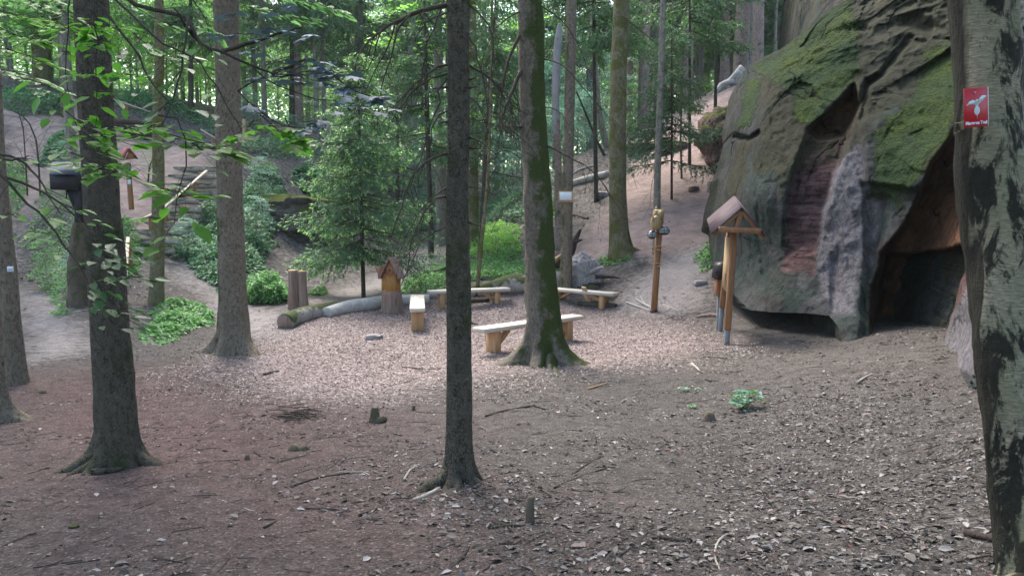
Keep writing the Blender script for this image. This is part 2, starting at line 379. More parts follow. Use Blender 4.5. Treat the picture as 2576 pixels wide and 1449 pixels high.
def stone_mat(name, a, b, moss=True):
    t = NT(name); co = t.tex('World'); n = t.noise(co, 5, 6, .65); h = t.noise(co, 18, 6, .7)
    st = t.noise(t.tex('World', (.6, .6, 7)), 2.2, 4)
    col = t.mix(t.ramp(n, [(.3, 0.), (.7, 1.)]), a, b); col = t.mix(t.ramp(st, [(.4, 0.), (.6, .5)]), col, tuple(x * .5 for x in a))
    if moss:
        z = t.n('ShaderNodeSeparateXYZ'); t.l(t.n('ShaderNodeNewGeometry').outputs['Normal'], z.inputs[0])
        mk = t.ramp(t.math('ADD', t.math('MULTIPLY', z.outputs[2], .5), t.math('MULTIPLY', t.noise(co, 3, 5), .7)), [(.55, 0.), (.7, 1.)])
        col = t.mix(mk, col, t.mix(t.noise(co, 30, 3), (.03, .04, .01), (.11, .13, .03)))
    return t.pbr(col, .95, t.bump(t.math('ADD', h, st), .8, .05), .1)
M['stone'] = stone_mat('ledge_stone', (.06, .05, .045), (.16, .14, .125)); M['stone_pale'] = stone_mat('pale_stone', (.22, .19, .19), (.4, .37, .37), False)
M['stone_red'] = stone_mat('layered_sandstone', (.10, .065, .06), (.30, .2, .19))

def ground_mat():
    t = NT('forest_floor'); co = t.tex('World')
    z1 = t.n('ShaderNodeAttribute', attribute_name='zone'); z2 = t.n('ShaderNodeAttribute', attribute_name='tone')
    s1 = t.n('ShaderNodeSeparateColor'); t.l(z1.outputs['Color'], s1.inputs[0]); s2 = t.n('ShaderNodeSeparateColor'); t.l(z2.outputs['Color'], s2.inputs[0])
    chips, sand, path = s1.outputs; maroon, leaf, _ = s2.outputs  # path also carries the painted paling of the lit far ground
    wob = t.n('ShaderNodeTexNoise'); t.l(co, wob.inputs['Vector']); wob.inputs['Scale'].default_value = 14
    cw = t.mix(.05, co, wob.outputs['Color'], 'ADD')
    big = t.noise(co, .9, 5, .6); mid = t.noise(co, 7, 5, .7); fine = t.noise(co, 55, 4, .7)
    soil = t.mix(t.ramp(mid, [(.3, 0.), (.7, 1.)]), (.055, .047, .041), (.15, .133, .122))
    soilm = t.mix(t.ramp(mid, [(.3, 0.), (.7, 1.)]), (.068, .038, .036), (.17, .108, .102))
    soil = t.mix(maroon, soil, soilm)
    soil = t.mix(t.ramp(fine, [(.35, .7), (.6, 0.)]), soil, (.03, .026, .025))
    # litter flecks at three sizes
    def fleck(sc, lo, thr):
        v = t.n('ShaderNodeTexVoronoi', feature='F1'); t.l(cw, v.inputs['Vector']); v.inputs['Scale'].default_value = sc; v.inputs['Randomness'].default_value = 1
        s = t.n('ShaderNodeSeparateColor'); t.l(v.outputs['Color'], s.inputs[0])
        return s.outputs[0], s.outputs[1], v.outputs['Distance']
    r, g, d = fleck(38, 0, 0)
    lit = t.math('MULTIPLY', t.ramp(r, [(.62, 0.), (.68, 1.)]), t.ramp(d, [(.25, 1.), (.45, 0.)]))
    lc = t.ramp(g, [(0, (.16, .13, .115)), (.6, (.30, .26, .24)), (1, (.46, .43, .42))])
    col = t.mix(t.math('MULTIPLY', lit, t.math('MULTIPLY_ADD', leaf, .6, .3)), soil, lc)
    r3, g3, d3 = fleck(12, 0, 0)
    lit3 = t.math('MULTIPLY', t.math('MULTIPLY', t.ramp(r3, [(.5, 0.), (.55, 1.)]), t.ramp(d3, [(.2, 1.), (.42, 0.)])), leaf)
    col = t.mix(t.math('MULTIPLY', lit3, .65), col, t.ramp(g3, [(0, (.12, .10, .09)), (1, (.36, .33, .32))]))
    r2, g2, d2 = fleck(34, 0, 0)
    cc = t.ramp(r2, [(0, (.05, .032, .03)), (.25, (.16, .115, .108)), (.7, (.29, .23, .22)), (1, (.44, .38, .36))])
    edge = t.math('ADD', t.math('MULTIPLY', t.math('SUBTRACT', mid, .5), 1.0), chips); col = t.mix(t.ramp(edge, [(.28, 0.), (.78, 1.)]), col, cc)
    sc_ = t.mix(t.ramp(t.noise(t.tex('World', (1, 1, 3)), 2.2, 6, .65), [(.3, 0.), (.7, 1.)]), (.19, .128, .112), (.42, .315, .29))
    sc_ = t.mix(t.ramp(fine, [(.3, .6), (.5, 0.)]), sc_, (.14, .10, .09))
    sf = t.math('ADD', t.math('MULTIPLY', t.math('SUBTRACT', big, .5), .9), sand); col = t.mix(t.ramp(sf, [(.35, 0.), (.65, 1.)]), col, sc_)
    pc = t.mix(mid, (.17, .148, .138), (.32, .285, .275)); pf = t.math('ADD', t.math('MULTIPLY', t.math('SUBTRACT', mid, .5), .8), path)
    pc = t.mix(t.math('MULTIPLY', lit, .5), pc, (.46, .42, .41)); col = t.mix(t.ramp(pf, [(.35, 0.), (.75, 1.)]), col, pc)
    col = t.mix(t.ramp(big, [(.3, .35), (.6, 0.)]), col, t.mix(.5, col, (.05, .045, .04)))
    h = t.math('ADD', t.math('MULTIPLY', fine, .5), t.math('ADD', t.math('MULTIPLY', mid, 1.2), t.math('MULTIPLY', d, .5)))
    return t.pbr(col, .95, t.bump(h, .9, .03, t.bump(t.noise(co, 1.9, 6, .6), .7, .12)), .12)
M['ground'] = ground_mat()

def rock_mat():
    t = NT('sandstone_face'); co = t.tex('World'); a = t.n('ShaderNodeAttribute', attribute_name='rock'); s = t.n('ShaderNodeSeparateColor'); t.l(a.outputs['Color'], s.inputs[0]); moss, red, pale = s.outputs
    a2 = t.n('ShaderNodeAttribute', attribute_name='rock2'); s2 = t.n('ShaderNodeSeparateColor'); t.l(a2.outputs['Color'], s2.inputs[0]); olive, cave, teal = s2.outputs
    n = t.noise(co, 1.6, 7, .65, .3); f = t.noise(co, 14, 6, .7); st = t.noise(t.tex('World', (.8, .8, 6)), 1.5, 5, .6, .5)
    vs = t.noise(t.tex('World', (2.0, 2.0, .8)), 1.3, 7, .7)
    base = t.mix(t.ramp(n, [(.3, 0.), (.7, 1.)]), (.018, .019, .019), (.085, .082, .082))
    base = t.mix(t.ramp(vs, [(.45, 0.), (.6, .55)]), base, (.095, .092, .095))
    base = t.mix(t.ramp(t.noise(co, 1.7, 5, .6), [(.48, 0.), (.6, .6)]), base, (.035, .062, .048))
    tl_ = t.ramp(t.math('ADD', teal, t.math('MULTIPLY', t.math('SUBTRACT', t.noise(co, 4, 6, .7), .5), 1.6)), [(.4, 0.), (.62, .85)]); base = t.mix(tl_, base, t.mix(f, (.022, .033, .027), (.075, .095, .083)))
    rc = t.mix(t.ramp(st, [(.35, 0.), (.65, 1.)]), (.045, .026, .027), (.17, .10, .10))
    col = t.mix(t.ramp(t.math('ADD', red, t.math('MULTIPLY', t.math('SUBTRACT', n, .5), .5)), [(.35, 0.), (.6, 1.)]), base, rc)
    pcx = t.mix(t.ramp(f, [(.35, 0.), (.65, 1.)]), (.10, .092, .097), (.215, .198, .215))
    col = t.mix(t.ramp(t.math('ADD', pale, t.math('MULTIPLY', t.math('SUBTRACT', vs, .5), .55)), [(.35, 0.), (.65, 1.)]), col, pcx)
    oc = t.mix(f, (.022, .022, .012), (.075, .068, .034)); col = t.mix(t.math('MULTIPLY', t.ramp(t.math('ADD', olive, t.math('MULTIPLY', t.math('SUBTRACT', n, .5), 2.4)), [(.45, 0.), (.7, 1.)]), .8), col, oc)
    mn = t.noise(co, 5, 6, .7); mf = t.ramp(t.math('ADD', moss, t.math('MULTIPLY', t.math('SUBTRACT', mn, .5), 1.5)), [(.42, 0.), (.56, 1.)])
    mc = t.mix(t.ramp(t.noise(co, 22, 4), [(.3, 0.), (.7, 1.)]), (.018, .03, .007), (.10, .14, .025)); mc = t.mix(t.ramp(t.noise(co, 1.1, 3), [(.4, 0.), (.6, .8)]), mc, (.035, .065, .028))
    col = t.mix(mf, col, mc)
    cv = t.mix(t.ramp(n, [(.3, 0.), (.7, 1.)]), (.05, .027, .018), (.26, .125, .065)); col = t.mix(cave, col, cv)
    h = t.math('ADD', t.math('MULTIPLY', st, t.math('MULTIPLY_ADD', red, 1.2, .25)), t.math('ADD', t.math('MULTIPLY', f, .8), t.math('MULTIPLY', mf, t.math('MULTIPLY', t.noise(co, 26, 4), 1.6))))
    ck = t.n('ShaderNodeTexVoronoi', feature='DISTANCE_TO_EDGE'); wv = t.n('ShaderNodeTexNoise'); t.l(co, wv.inputs['Vector']); wv.inputs['Scale'].default_value = 1.3; wv.inputs['Detail'].default_value = 5
    t.l(t.mix(.55, t.tex('World', (.8, .8, .42)), wv.outputs['Color'], 'ADD'), ck.inputs['Vector']); ck.inputs['Scale'].default_value = .8
    cr = t.ramp(ck.outputs['Distance'], [(0, 1.), (.018, 0.)]); cr = t.math('MULTIPLY', cr, t.ramp(t.noise(co, .8, 2), [(.45, 0.), (.6, 1.)])); col = t.mix(t.math('MULTIPLY', cr, .8), col, (.012, .011, .01))
    pit = t.ramp(t.voro(co, 11, 'F1'), [(0, 1.), (.16, 0.)]); col = t.mix(t.math('MULTIPLY', pit, .35), col, (.02, .02, .018)); h = t.math('SUBTRACT', h, t.math('ADD', t.math('MULTIPLY', cr, 1.5), t.math('MULTIPLY', pit, .5)))
    blt = t.noise(co, 6.5, 6, .75); col = t.mix(t.ramp(blt, [(.38, .75), (.52, 0.)]), col, t.mix(.6, col, (.008, .008, .007))); col = t.mix(t.ramp(blt, [(.58, 0.), (.72, .45)]), col, t.mix(1.0, col, (2.0, 1.95, 1.9), 'MULTIPLY'))
    gr = t.noise(co, 45, 5, .8); col = t.mix(t.ramp(gr, [(.35, .6), (.55, 0.)]), col, t.mix(.5, col, (.01, .01, .01))); h = t.math('ADD', h, t.math('MULTIPLY', gr, .35))
    return t.pbr(col, .93, t.bump(h, 1, .05), .12)
M['rock'] = rock_mat()

M['leaf_bg'] = leaf_mat('background_leaves', (.055, .12, .045), (.12, .225, .08), (.23, .38, .15), .45, .55, tcol=(.35, .6, .3))
M['leaf_teal'] = leaf_mat('bluish_leaves', (.07, .155, .09), (.13, .25, .18), (.27, .42, .34), .35, .45, tcol=(.3, .6, .4))
M['leaf_bright'] = leaf_mat('bright_leaves', (.10, .21, .045), (.18, .32, .075), (.30, .46, .13), .5, .5)
M['leaf_near'] = leaf_mat('near_leaves', (.05, .13, .02), (.085, .2, .03), (.13, .26, .045), .5, .4)
M['leaf_near_dark'] = leaf_mat('near_leaves_dark', (.03, .07, .03), (.05, .11, .045), None, .35, .4)
M['leaf_maple_sky'] = leaf_mat('maple_leaves_sky_sheen', (.055, .09, .12), (.09, .135, .18), (.13, .18, .24), .1, .6, .22)  # bluish base colour stands in for sky reflected on the leaves
M['needle'] = leaf_mat('spruce_needles', (.035, .075, .04), (.07, .13, .065), (.12, .195, .09), .25, .6)
M['needle_new'] = leaf_mat('fresh_spruce_needles', (.16, .28, .10), (.24, .38, .14), None, .35, .6)
M['herb'] = leaf_mat('herb_leaves', (.045, .12, .035), (.09, .20, .06), (.18, .33, .11), .35, .5, scale=1.5)
M['herb_dark'] = leaf_mat('bank_leaves', (.04, .10, .05), (.08, .165, .085), (.17, .30, .16), .3, .5, scale=1.5)
def litter_mat(name, stops):
    t = NT(name); rnd = t.n('ShaderNodeNewGeometry').outputs['Random Per Island']; return t.pbr(t.ramp(rnd, stops), .85, None, .2)
M['litter'] = litter_mat('dead_leaves', [(0, (.03, .025, .022)), (.45, (.10, .085, .075)), (.8, (.21, .185, .17)), (.96, (.36, .33, .315)), (1, (.14, .055, .045))])
M['chip'] = litter_mat('wood_chips', [(0, (.05, .035, .032)), (.3, (.15, .115, .105)), (.75, (.28, .228, .215)), (1, (.43, .375, .36))])
M['soil_bits'] = litter_mat('soil_crumbs', [(0, (.025, .021, .02)), (.6, (.08, .066, .062)), (1, (.17, .15, .14))])
#@@GEOM@@
# ================================================================== TERRAIN
def inpoly(x, y, poly):
    c = np.zeros(np.shape(x), bool); n = len(poly)
    for i in range(n):
        x0, y0 = poly[i]; x1, y1 = poly[(i + 1) % n]
        k = ((y0 > y) != (y1 > y)); xi = (x1 - x0) * (y - y0) / ((y1 - y0) if y1 != y0 else 1e-9) + x0
        c ^= k & (x < xi)
    return c
def sdist(x, y, poly):
    d = np.full(np.shape(x), 1e9); n = len(poly)
    for i in range(n):
        a = np.array(poly[i]); b = np.array(poly[(i + 1) % n]); ab = b - a; L = ab @ ab + 1e-12
        t = np.clip(((x - a[0]) * ab[0] + (y - a[1]) * ab[1]) / L, 0, 1)
        d = np.minimum(d, np.hypot(x - a[0] - t * ab[0], y - a[1] - t * ab[1]))
    return np.where(inpoly(x, y, poly), d, -d)
def soft(x, y, poly, w): return np.clip(sdist(x, y, poly) / w * .5 + .5, 0, 1)
def gpoly(px): return [tuple(G(u, v)[:2]) for u, v in px]
CHIPS = gpoly([(545,925),(640,880),(700,838),(800,790),(960,765),(1075,765),(1260,745),(1400,740),(1560,792),(1640,815),(1760,845),(1790,880),(1500,925),(1300,925),(1110,965),(900,1005),(700,990)])
SAND = [gpoly([(1400,660),(1500,570),(1570,470),(1640,350),(1720,300),(1840,220),(1850,420),(1830,540),(1790,610),(1660,640),(1560,655)]),
        gpoly([(0,240),(150,262),(330,350),(540,380),(540,470),(400,640),(330,600),(150,520),(0,560)])]
PATH = [gpoly([(30,720),(110,730),(215,810),(240,880),(90,915),(60,850)]), gpoly([(425,650),(470,655),(545,740),(640,770),(700,790),(700,850),(600,850),(540,790)]),
        gpoly([(700,790),(800,740),(900,700),(1000,660),(1080,600),(1125,600),(1120,680),(1000,720),(950,755),(760,800)]),
        gpoly([(1540,770),(1600,700),(1690,640),(1780,600),(1800,680),(1760,780),(1640,800)]), gpoly([(1900,860),(2120,880),(2330,868),(2430,960),(2250,980),(2050,930)])]
MAROON = gpoly([(-200,960),(500,930),(760,1000),(1000,1060),(900,1200),(1150,1330),(1200,1449),(250,1449),(150,1290),(-200,1260)])
LEAFY = gpoly([(1950,1449),(1850,1300),(1950,1150),(2000,1010),(2250,1000),(2450,1010),(2700,1100),(2700,1449)])

def axis_pts(lo, hi, d0, grow, c):
    a = [0.0]; s = d0
    while a[-1] < hi - c: a.append(a[-1] + s); s *= grow
    b = [0.0]; s = d0
    while b[-1] < c - lo: b.append(b[-1] + s); s *= grow
    return np.array([c - q for q in b[:0:-1]] + [c + q for q in a])
gx = axis_pts(-320, 320, .075, 1.0175, 1.0); gy = axis_pts(-60, 320, .07, 1.0155, 6.0)
X, Yg = np.meshgrid(gx, gy, indexing='ij'); Z = H(X, Yg)
mb = MB(); nx, ny = X.shape; i, j = np.meshgrid(np.arange(nx - 1), np.arange(ny - 1), indexing='ij'); i = i.ravel(); j = j.ravel()
mb.add(np.stack([X, Yg, Z], -1).reshape(-1, 3), np.stack([i * ny + j, (i + 1) * ny + j, (i + 1) * ny + j + 1, i * ny + j + 1], -1))
gnd = mb.build('ground', M['ground']); gnd['kind'] = 'structure'
xf, yf = X.ravel(), Yg.ravel(); wob = 0.35 * fbm(np.stack([xf * .8, yf * .8, 0 * xf], -1), 3, 4); xw, yw = xf + wob, yf + wob
def setattr_col(me, name, r, g, b):
    at = me.color_attributes.new(name, 'FLOAT_COLOR', 'POINT'); c = np.ones((len(r), 4), np.float32); c[:, 0] = r; c[:, 1] = g; c[:, 2] = b; at.data.foreach_set('color', c.ravel())
zc = soft(xw, yw, CHIPS, 1.5); zs = np.maximum.reduce([soft(xw, yw, p, 1.2) for p in SAND]); zp_lit = np.maximum.reduce([soft(xw, yw, p, 1.0) * (.42 if k_ == 4 else 1) for k_, p in enumerate(PATH)]); zp_lit = np.maximum(zp_lit, .44 * (yf > 20) * (yf < 60))  # far ground painted paler, as if lit, through the path mask
setattr_col(gnd.data, 'zone', zc, zs, zp_lit)
lf = np.maximum(soft(xw, yw, LEAFY, 1.4), np.where((yf > 19) & (zp_lit < .3) & (zs < .3), .8, .15)); setattr_col(gnd.data, 'tone', soft(xw, yw, MAROON, 1.5), lf, lf * 0)

# loose litter as geometry
def scatter_px(n, y0, y1, umin=-150, umax=2720, bias=1.0):
    Y = y0 + (y1 - y0) * rng.random(n) ** bias; u = umin + (umax - umin) * rng.random(n)
    x = (u - CU) / F * Y * 1.05; return x, Y
def flat_bits(name, x, y, smin, smax, asp, tilt, mat, kind='stuff', lift=.004, fold=False):
    n = len(x); z = H(x, y) + lift; c = np.stack([x, y, z], -1); th = rng.random(n) * 2 * pi
    d = np.stack([np.cos(th), np.sin(th), rng.normal(0, tilt, n)], -1); nr = unit(np.stack([rng.normal(0, tilt, n), rng.normal(0, tilt, n), np.ones(n)], -1))
    L = smin + (smax - smin) * rng.random(n) ** (3.2 if fold else 2); m = MB()
    if fold: leaves6(m, c, d, nr, L, L * asp * rng.uniform(.5, 1.2, n), .3, .25)
    else: quads(m, c, d, nr, L, L * asp)
    o = m.build(name, mat); o['kind'] = kind; return o
x, y = scatter_px(190000, 2.3, 15, bias=1.15); pl = soft(x, y, LEAFY, 1.6); pm = soft(x, y, MAROON, 1.0); pc_ = soft(x, y, CHIPS, .6); pp = np.maximum.reduce([soft(x, y, p, 1.0) for p in PATH])
clump = fbm(np.stack([x * 1.1, y * 1.1, 0 * x], -1), 3, 21)
k = rng.random(len(x)) < (np.clip(.22 + .55 * pl + clump * .9, .05, 1) * (1 - .55 * pm) * (1 - pc_) * (1 - .75 * pp)) * np.clip(1.15 - y / 18, .2, 1)
flat_bits('fallen_leaves', x[k], y[k], .012, .066, .55, .2, M['litter'], fold=True, lift=.006)
x, y = scatter_px(150000, 2.2, 20, bias=1.3); k = rng.random(len(x)) > soft(x, y, CHIPS, .5) * 1.0; flat_bits('forest_litter', x[k], y[k], .008, .032, .3, .25, M['soil_bits'])
cx = np.array(CHIPS); x = rng.uniform(cx[:, 0].min() - .5, cx[:, 0].max() + .5, 230000); y = rng.uniform(cx[:, 1].min() - .5, cx[:, 1].max() + .5, 230000)
wobb = .3 * fbm(np.stack([x, y, 0 * x], -1), 2, 8); k = rng.random(len(x)) < soft(x + 2 * wobb, y + 2 * wobb, CHIPS, 2.0) ** 1.3
flat_bits('wood_chips', x[k], y[k], .018, .06, .42, .28, M['chip'], lift=.008)
x, y = scatter_px(60000, 15, 40, bias=.8); k = (np.maximum.reduce([soft(x, y, p, 1.0) for p in PATH + SAND + [CHIPS]]) < .3) | (rng.random(len(x)) < .06); flat_bits('leaf_litter', x[k], y[k], .04, .12, .6, .3, M['litter'], lift=.01)

# ================================================================== ROCK
def interp_rbf(pts_, vals, q, c=60.):
    pts_ = np.asarray(pts_, float); A_ = -np.sqrt(((pts_[:, None] - pts_[None]) ** 2).sum(-1) + c * c); n = len(pts_)
    K = np.zeros((n + 1, n + 1)); K[:n, :n] = A_ - np.eye(n) * 1e-6; K[:n, n] = 1; K[n, :n] = 1
    w = np.linalg.solve(K, np.append(vals, 0)); r = -np.sqrt(((q[:, None] - pts_[None]) ** 2).sum(-1) + c * c)
    return r @ w[:n] + w[n]
RC = [(1800,640,16.6),(1850,740,15.0),(1886,780,13.8),(1950,787,12.9),(2086,793,11.8),(2124,868,11.0),(2171,862,10.9),(2200,900,10.5),
 (1815,500,16.2),(1900,500,14.5),(2000,500,13.6),(2100,500,12.9),(2200,500,12.3),(2300,500,11.6),(1840,380,16.5),(1900,350,15.2),(1990,350,14.3),
 (1870,200,17.4),(1950,200,16.0),(2100,250,14.3),(2250,300,13.0),(2400,300,12.0),(1960,100,17.8),(2050,50,17),(2150,80,15.6),(2300,80,14.6),(2420,80,13.8),(2130,0,17),(2250,-60,16.2),(2500,-60,14.6),
 (2100,-300,19.5),(2300,-400,20),(2600,-400,20),(3000,-300,17),(2560,300,10.2),(2560,600,7.6),(2450,640,8.6),(2420,760,8.7),(2440,880,7.6),(2440,1000,6.7),(2480,1100,6.2),(2400,860,8.9),(2350,870,9.4),(2700,900,6),(3000,800,6),(3000,200,9),(2270,620,11.4),(2250,850,10.8),(2000,640,13.4),(2060,420,13.4)]
LV = [(-420,2080),(0,2125),(55,2050),(125,1965),(165,1885),(210,1862),(300,1850),(390,1842),(500,1822),(560,1810),(640,1797),(700,1800),(760,1850),(1300,1850)]
BV = [(1780,690),(1800,700),(1850,745),(1886,780),(1948,786),(2028,788),(2086,794),(2109,822),(2122,872),(2150,874),(2200,900),(2330,905),(2400,960),(2430,1040),(3000,1250)]
NS, NV = 300, 330
S_, T_ = np.meshgrid(np.linspace(0, 1, NS), np.linspace(0, 1, NV), indexing='ij')
S_ = S_ ** 1.15
ub = 1800 + S_ * 1250; vb = np.interp(ub, [b[0] for b in BV], [b[1] for b in BV]); v = -420 + T_ * (vb + 420)
uL = np.interp(v, [l[0] for l in LV], [l[1] for l in LV]); uL0 = 1800; wT = T_ ** 6
u = uL * (1 - wT) + np.maximum(uL0, 0) * wT; u = u + S_ * (3050 - u)
u = u + 5 * fbm(np.stack([u * 0 + 3, v / 28, 0 * u], -1), 3, 2) * np.exp(-S_ * 12)
q = np.stack([u.ravel(), v.ravel()], -1)
D = interp_rbf([(a, b) for a, b, _ in RC], np.array([c for *_, c in RC]), q)
def pxsoft(poly, w, wb=10): return soft(q[:, 0] + wb * fbm(np.stack([q[:, 0] / 45, q[:, 1] / 45, 0 * q[:, 0]], -1), 3, 31), q[:, 1] + wb * fbm(np.stack([q[:, 0] / 45, q[:, 1] / 45, 0 * q[:, 0] + 9], -1), 3, 33), poly, w)
REDP = [(2036,325),(2085,290),(2150,225),(2160,262),(2142,320),(2119,396),(2075,529),(2055,640),(2050,690),(1972,680),(1975,560),(1995,440)]
OVER = [(2033,330),(2080,292),(2105,262),(2150,215),(2160,262),(2140,310),(2110,345),(2060,352)]
CAVE = [(2442,200),(2412,320),(2335,440),(2285,560),(2222,640),(2198,740),(2188,960),(2340,960),(2350,870),(2392,780),(2402,720),(2425,650),(2452,600),(2530,590),(2530,200)]
HOLE = [(2300,650),(2450,632),(2425,680),(2400,740),(2380,800),(2350,880),(2318,870),(2305,740)]
LOWC = [(2234,642),(2330,638),(2450,630),(2425,690),(2335,960),(2196,960),(2215,740)]
CRACK = [(2162,262),(2178,200),(2215,180),(2290,95),(2300,100),(2225,190),(2190,215),(2172,300)]
LEDGE1 = [(1845,338),(1885,345),(1910,330),(1912,338),(1885,356),(1845,348)]
PALEP = [(2085,400),(2150,330),(2180,420),(2190,600),(2175,840),(2120,850),(2080,760),(2070,620)]
LIP = [(2130,60),(2200,70),(2300,40),(2400,70),(2440,90),(2440,110),(2380,100),(2300,78),(2200,98),(2140,80)]
sc = D / F
LSLAB = [(2170,300),(2440,200),(2440,300),(2345,430),(2300,480),(2180,468),(2172,400)]
D = D + pxsoft(REDP, 9, 5) * .42 * np.clip((690 - q[:, 1]) / 200, 0, 1) - pxsoft(LSLAB, 8, 6) * .16 + pxsoft(OVER, 7, 6) * .6 + pxsoft(CAVE, 9, 6) * 1.5 + pxsoft(LOWC, 7, 5) * 1.2 + pxsoft(HOLE, 16, 8) * 4.0 + pxsoft(CRACK, 6) * .35 + pxsoft([(2172,464),(2300,474),(2350,468),(2350,475),(2300,484),(2172,473)], 5) * .22 + pxsoft([(1900,520),(1905,520),(1935,780),(1928,780)], 5) * .12 + pxsoft(LEDGE1, 5) * .5 + pxsoft(LIP, 8) * .2 + .22 * pxsoft([(2180,480),(2240,500),(2215,640),(2190,860),(2165,860),(2178,700)], 10, 5) + .14 * pxsoft([(2092,640),(2108,640),(2112,790),(2090,790)], 6, 4)
# rounded facets: one ridge running down the left face
D = D + .35 * np.clip((1905 - (q[:, 1] - 380) * .22 - q[:, 0]) / 60, 0, 1.2) 
W3 = Parr(q[:, 0], q[:, 1], D)

def facets(P3):
    r = np.random.default_rng(5); res = np.zeros(len(P3))
    for (ns, met, amp, lim) in ((70, (1, 1, .45), .30, .42), (420, (1, 1, .6), .22, .14)):
        sd = P3[r.integers(0, len(P3), ns)] + r.normal(0, .2, (ns, 3)); me_ = np.array(met); tv = r.normal(0, 1, (ns, 3)) * amp; o_ = r.normal(0, lim * .35, ns); wp = P3 + .05 * np.stack([fbm(P3 * 1.3, 2, 11), fbm(P3 * 1.3 + 5, 2, 12), fbm(P3 * 1.3 + 9, 2, 13)], -1)
        for a_ in range(0, len(P3), 8000):
            q_ = wp[a_:a_ + 8000]; d_ = (((q_[:, None] - sd[None]) * me_) ** 2).sum(-1); k_ = d_.argmin(1); res[a_:a_ + 8000] += np.clip(((q_ - sd[k_]) * tv[k_]).sum(-1) + o_[k_], -lim, lim)
    return res
up_ = np.clip((330 - q[:, 1]) / 250, 0, 1); redm = pxsoft(REDP, 8)
nn = fbm(W3 * .4, 3, 41) * .22 + fbm(W3 * np.array([1, 1, 3.4]) * 1.2, 5, 47) * (.03 + .10 * redm + .12 * up_ ** 1.5) + fbm(W3 * 2.1, 5, 52) * (.06 + .08 * up_) + fbm(W3 * 7, 4, 55) * .05 + np.abs(fbm(W3 * 3.3, 3, 57)) * -.06 + fbm(W3 * 16, 3, 59) * .02 + facets(W3) * (.16 + .30 * up_)
blk = np.clip((150 - q[:, 1]) / 150, 0, 1) * np.clip((q[:, 0] - 2100) / 100, 0, 1)
nn = nn + blk * (np.abs(vnoise(W3 * np.array([1.6, 1.6, 3.2]), 77)) * .35 + .3 * np.abs(fbm(W3 * np.array([3, 3, 6]), 3, 79)))
edge = np.clip(S_.ravel() * 14, 0.15, 1)
dirv = W3 / np.linalg.norm(W3, axis=1)[:, None]
W3 = W3 + dirv * (nn * edge)[:, None]
front = W3.reshape(NS, NV, 3)
mb = MB(); i, j = np.meshgrid(np.arange(NS - 1), np.arange(NV - 1), indexing='ij'); i = i.ravel(); j = j.ravel()
idx = lambda a, b: a * NV + b
mb.add(front.reshape(-1, 3), np.stack([idx(i, j), idx(i, j + 1), idx(i + 1, j + 1), idx(i + 1, j)], -1))
# sides, underside and top run back into the hill
bnd = [(0, b) for b in range(NV)] + [(a, NV - 1) for a in range(1, NS)] + [(NS - 1, b) for b in range(NV - 2, -1, -1)] + [(a, 0) for a in range(NS - 2, 0, -1)]
bp = np.array([front[a, b] for a, b in bnd]); sink = np.array([float(b == NV - 1 and ub[a, b] > 2112) for a, b in bnd]); rings = [bp]; K = 14; cen = np.array([9.5, 27, -2.2])
for k in range(1, K + 1):
    t = k / K; off = np.array([2.0, 10, 0]) * t; pk = bp + off; pk = pk + (cen + off * .3 - pk) * np.clip(t * 1.3 - .6, 0, .7) ** 1.5
    pk = pk + (fbm(pk * .6, 3, 61)[:, None] * .35) * (t > 0); pk[:, 2] += .12 * t - .9 * np.clip(t * 5, 0, 1) * sink; rings.append(pk)
n = len(bp); base = len(mb.v[0]); R_ = np.vstack(rings); kk = np.arange(K)[:, None] * n; jj = np.arange(n)[None]
mb.add(np.vstack([R_, rings[-1].mean(0)]), [np.stack([kk + jj, kk + n + jj, kk + n + (jj + 1) % n, kk + (jj + 1) % n], -1).reshape(-1, 4), np.stack([np.full(n, (K + 1) * n), K * n + (np.arange(n) + 1) % n, K * n + np.arange(n)], -1)])
rock = mb.build('sandstone_rock', M['rock']); tag(rock, 'huge mossy sandstone boulder with dark cave and overhang on the right of the clearing', 'rock')
nb = len(rock.data.vertices) - len(q)
ones = lambda val: np.full(nb, val)
MOSS1 = [(1890,170),(1960,130),(2060,40),(2130,0),(2160,60),(2150,200),(2090,270),(2040,330),(2000,300),(2000,230),(1930,200)]
MOSS2 = [(2190,330),(2290,250),(2330,120),(2440,60),(2440,220),(2400,330),(2320,450),(2260,520),(2200,490)]
MOSS3 = [(1870,195),(1920,200),(1890,310),(1850,330)]
OLIVE = [(1880,200),(2130,-50),(2450,-100),(2440,200),(2200,330),(2050,420),(1960,480),(1900,420)]
OL2 = [(1850,340),(1900,350),(1850,560),(1815,600)]
m_ = np.maximum.reduce([pxsoft(MOSS1, 30), pxsoft(MOSS2, 40) * .85, pxsoft(MOSS3, 16) * .8])
PALE2 = [(2119,370),(2166,365),(2176,515),(2168,640),(2150,790),(2092,790),(2055,665),(2073,529)]; PALE3 = [(2175,500),(2230,520),(2200,640),(2170,700),(2160,640)]; PILLAR = [(2340,880),(2400,780),(2450,700),(2600,700),(2600,900),(2460,960)]
cave_ = np.maximum(pxsoft(CAVE, 16), pxsoft(OVER, 14) * .6)
setattr_col(rock.data, 'rock', np.append(m_, ones(.3)), np.append(np.maximum(pxsoft(REDP, 20), pxsoft([(2400,600),(2560,600),(2560,760),(2400,760)], 20)), ones(.2)), np.append(np.maximum.reduce([pxsoft(PALE2, 24), pxsoft(PALE3, 20) * .5, pxsoft([(2165,480),(2235,500),(2215,640),(2195,720),(2140,700)], 26) * .56, pxsoft([(1975,640),(2060,650),(2110,800),(1960,790)], 40) * .38, pxsoft(PILLAR, 24)]), ones(0)))
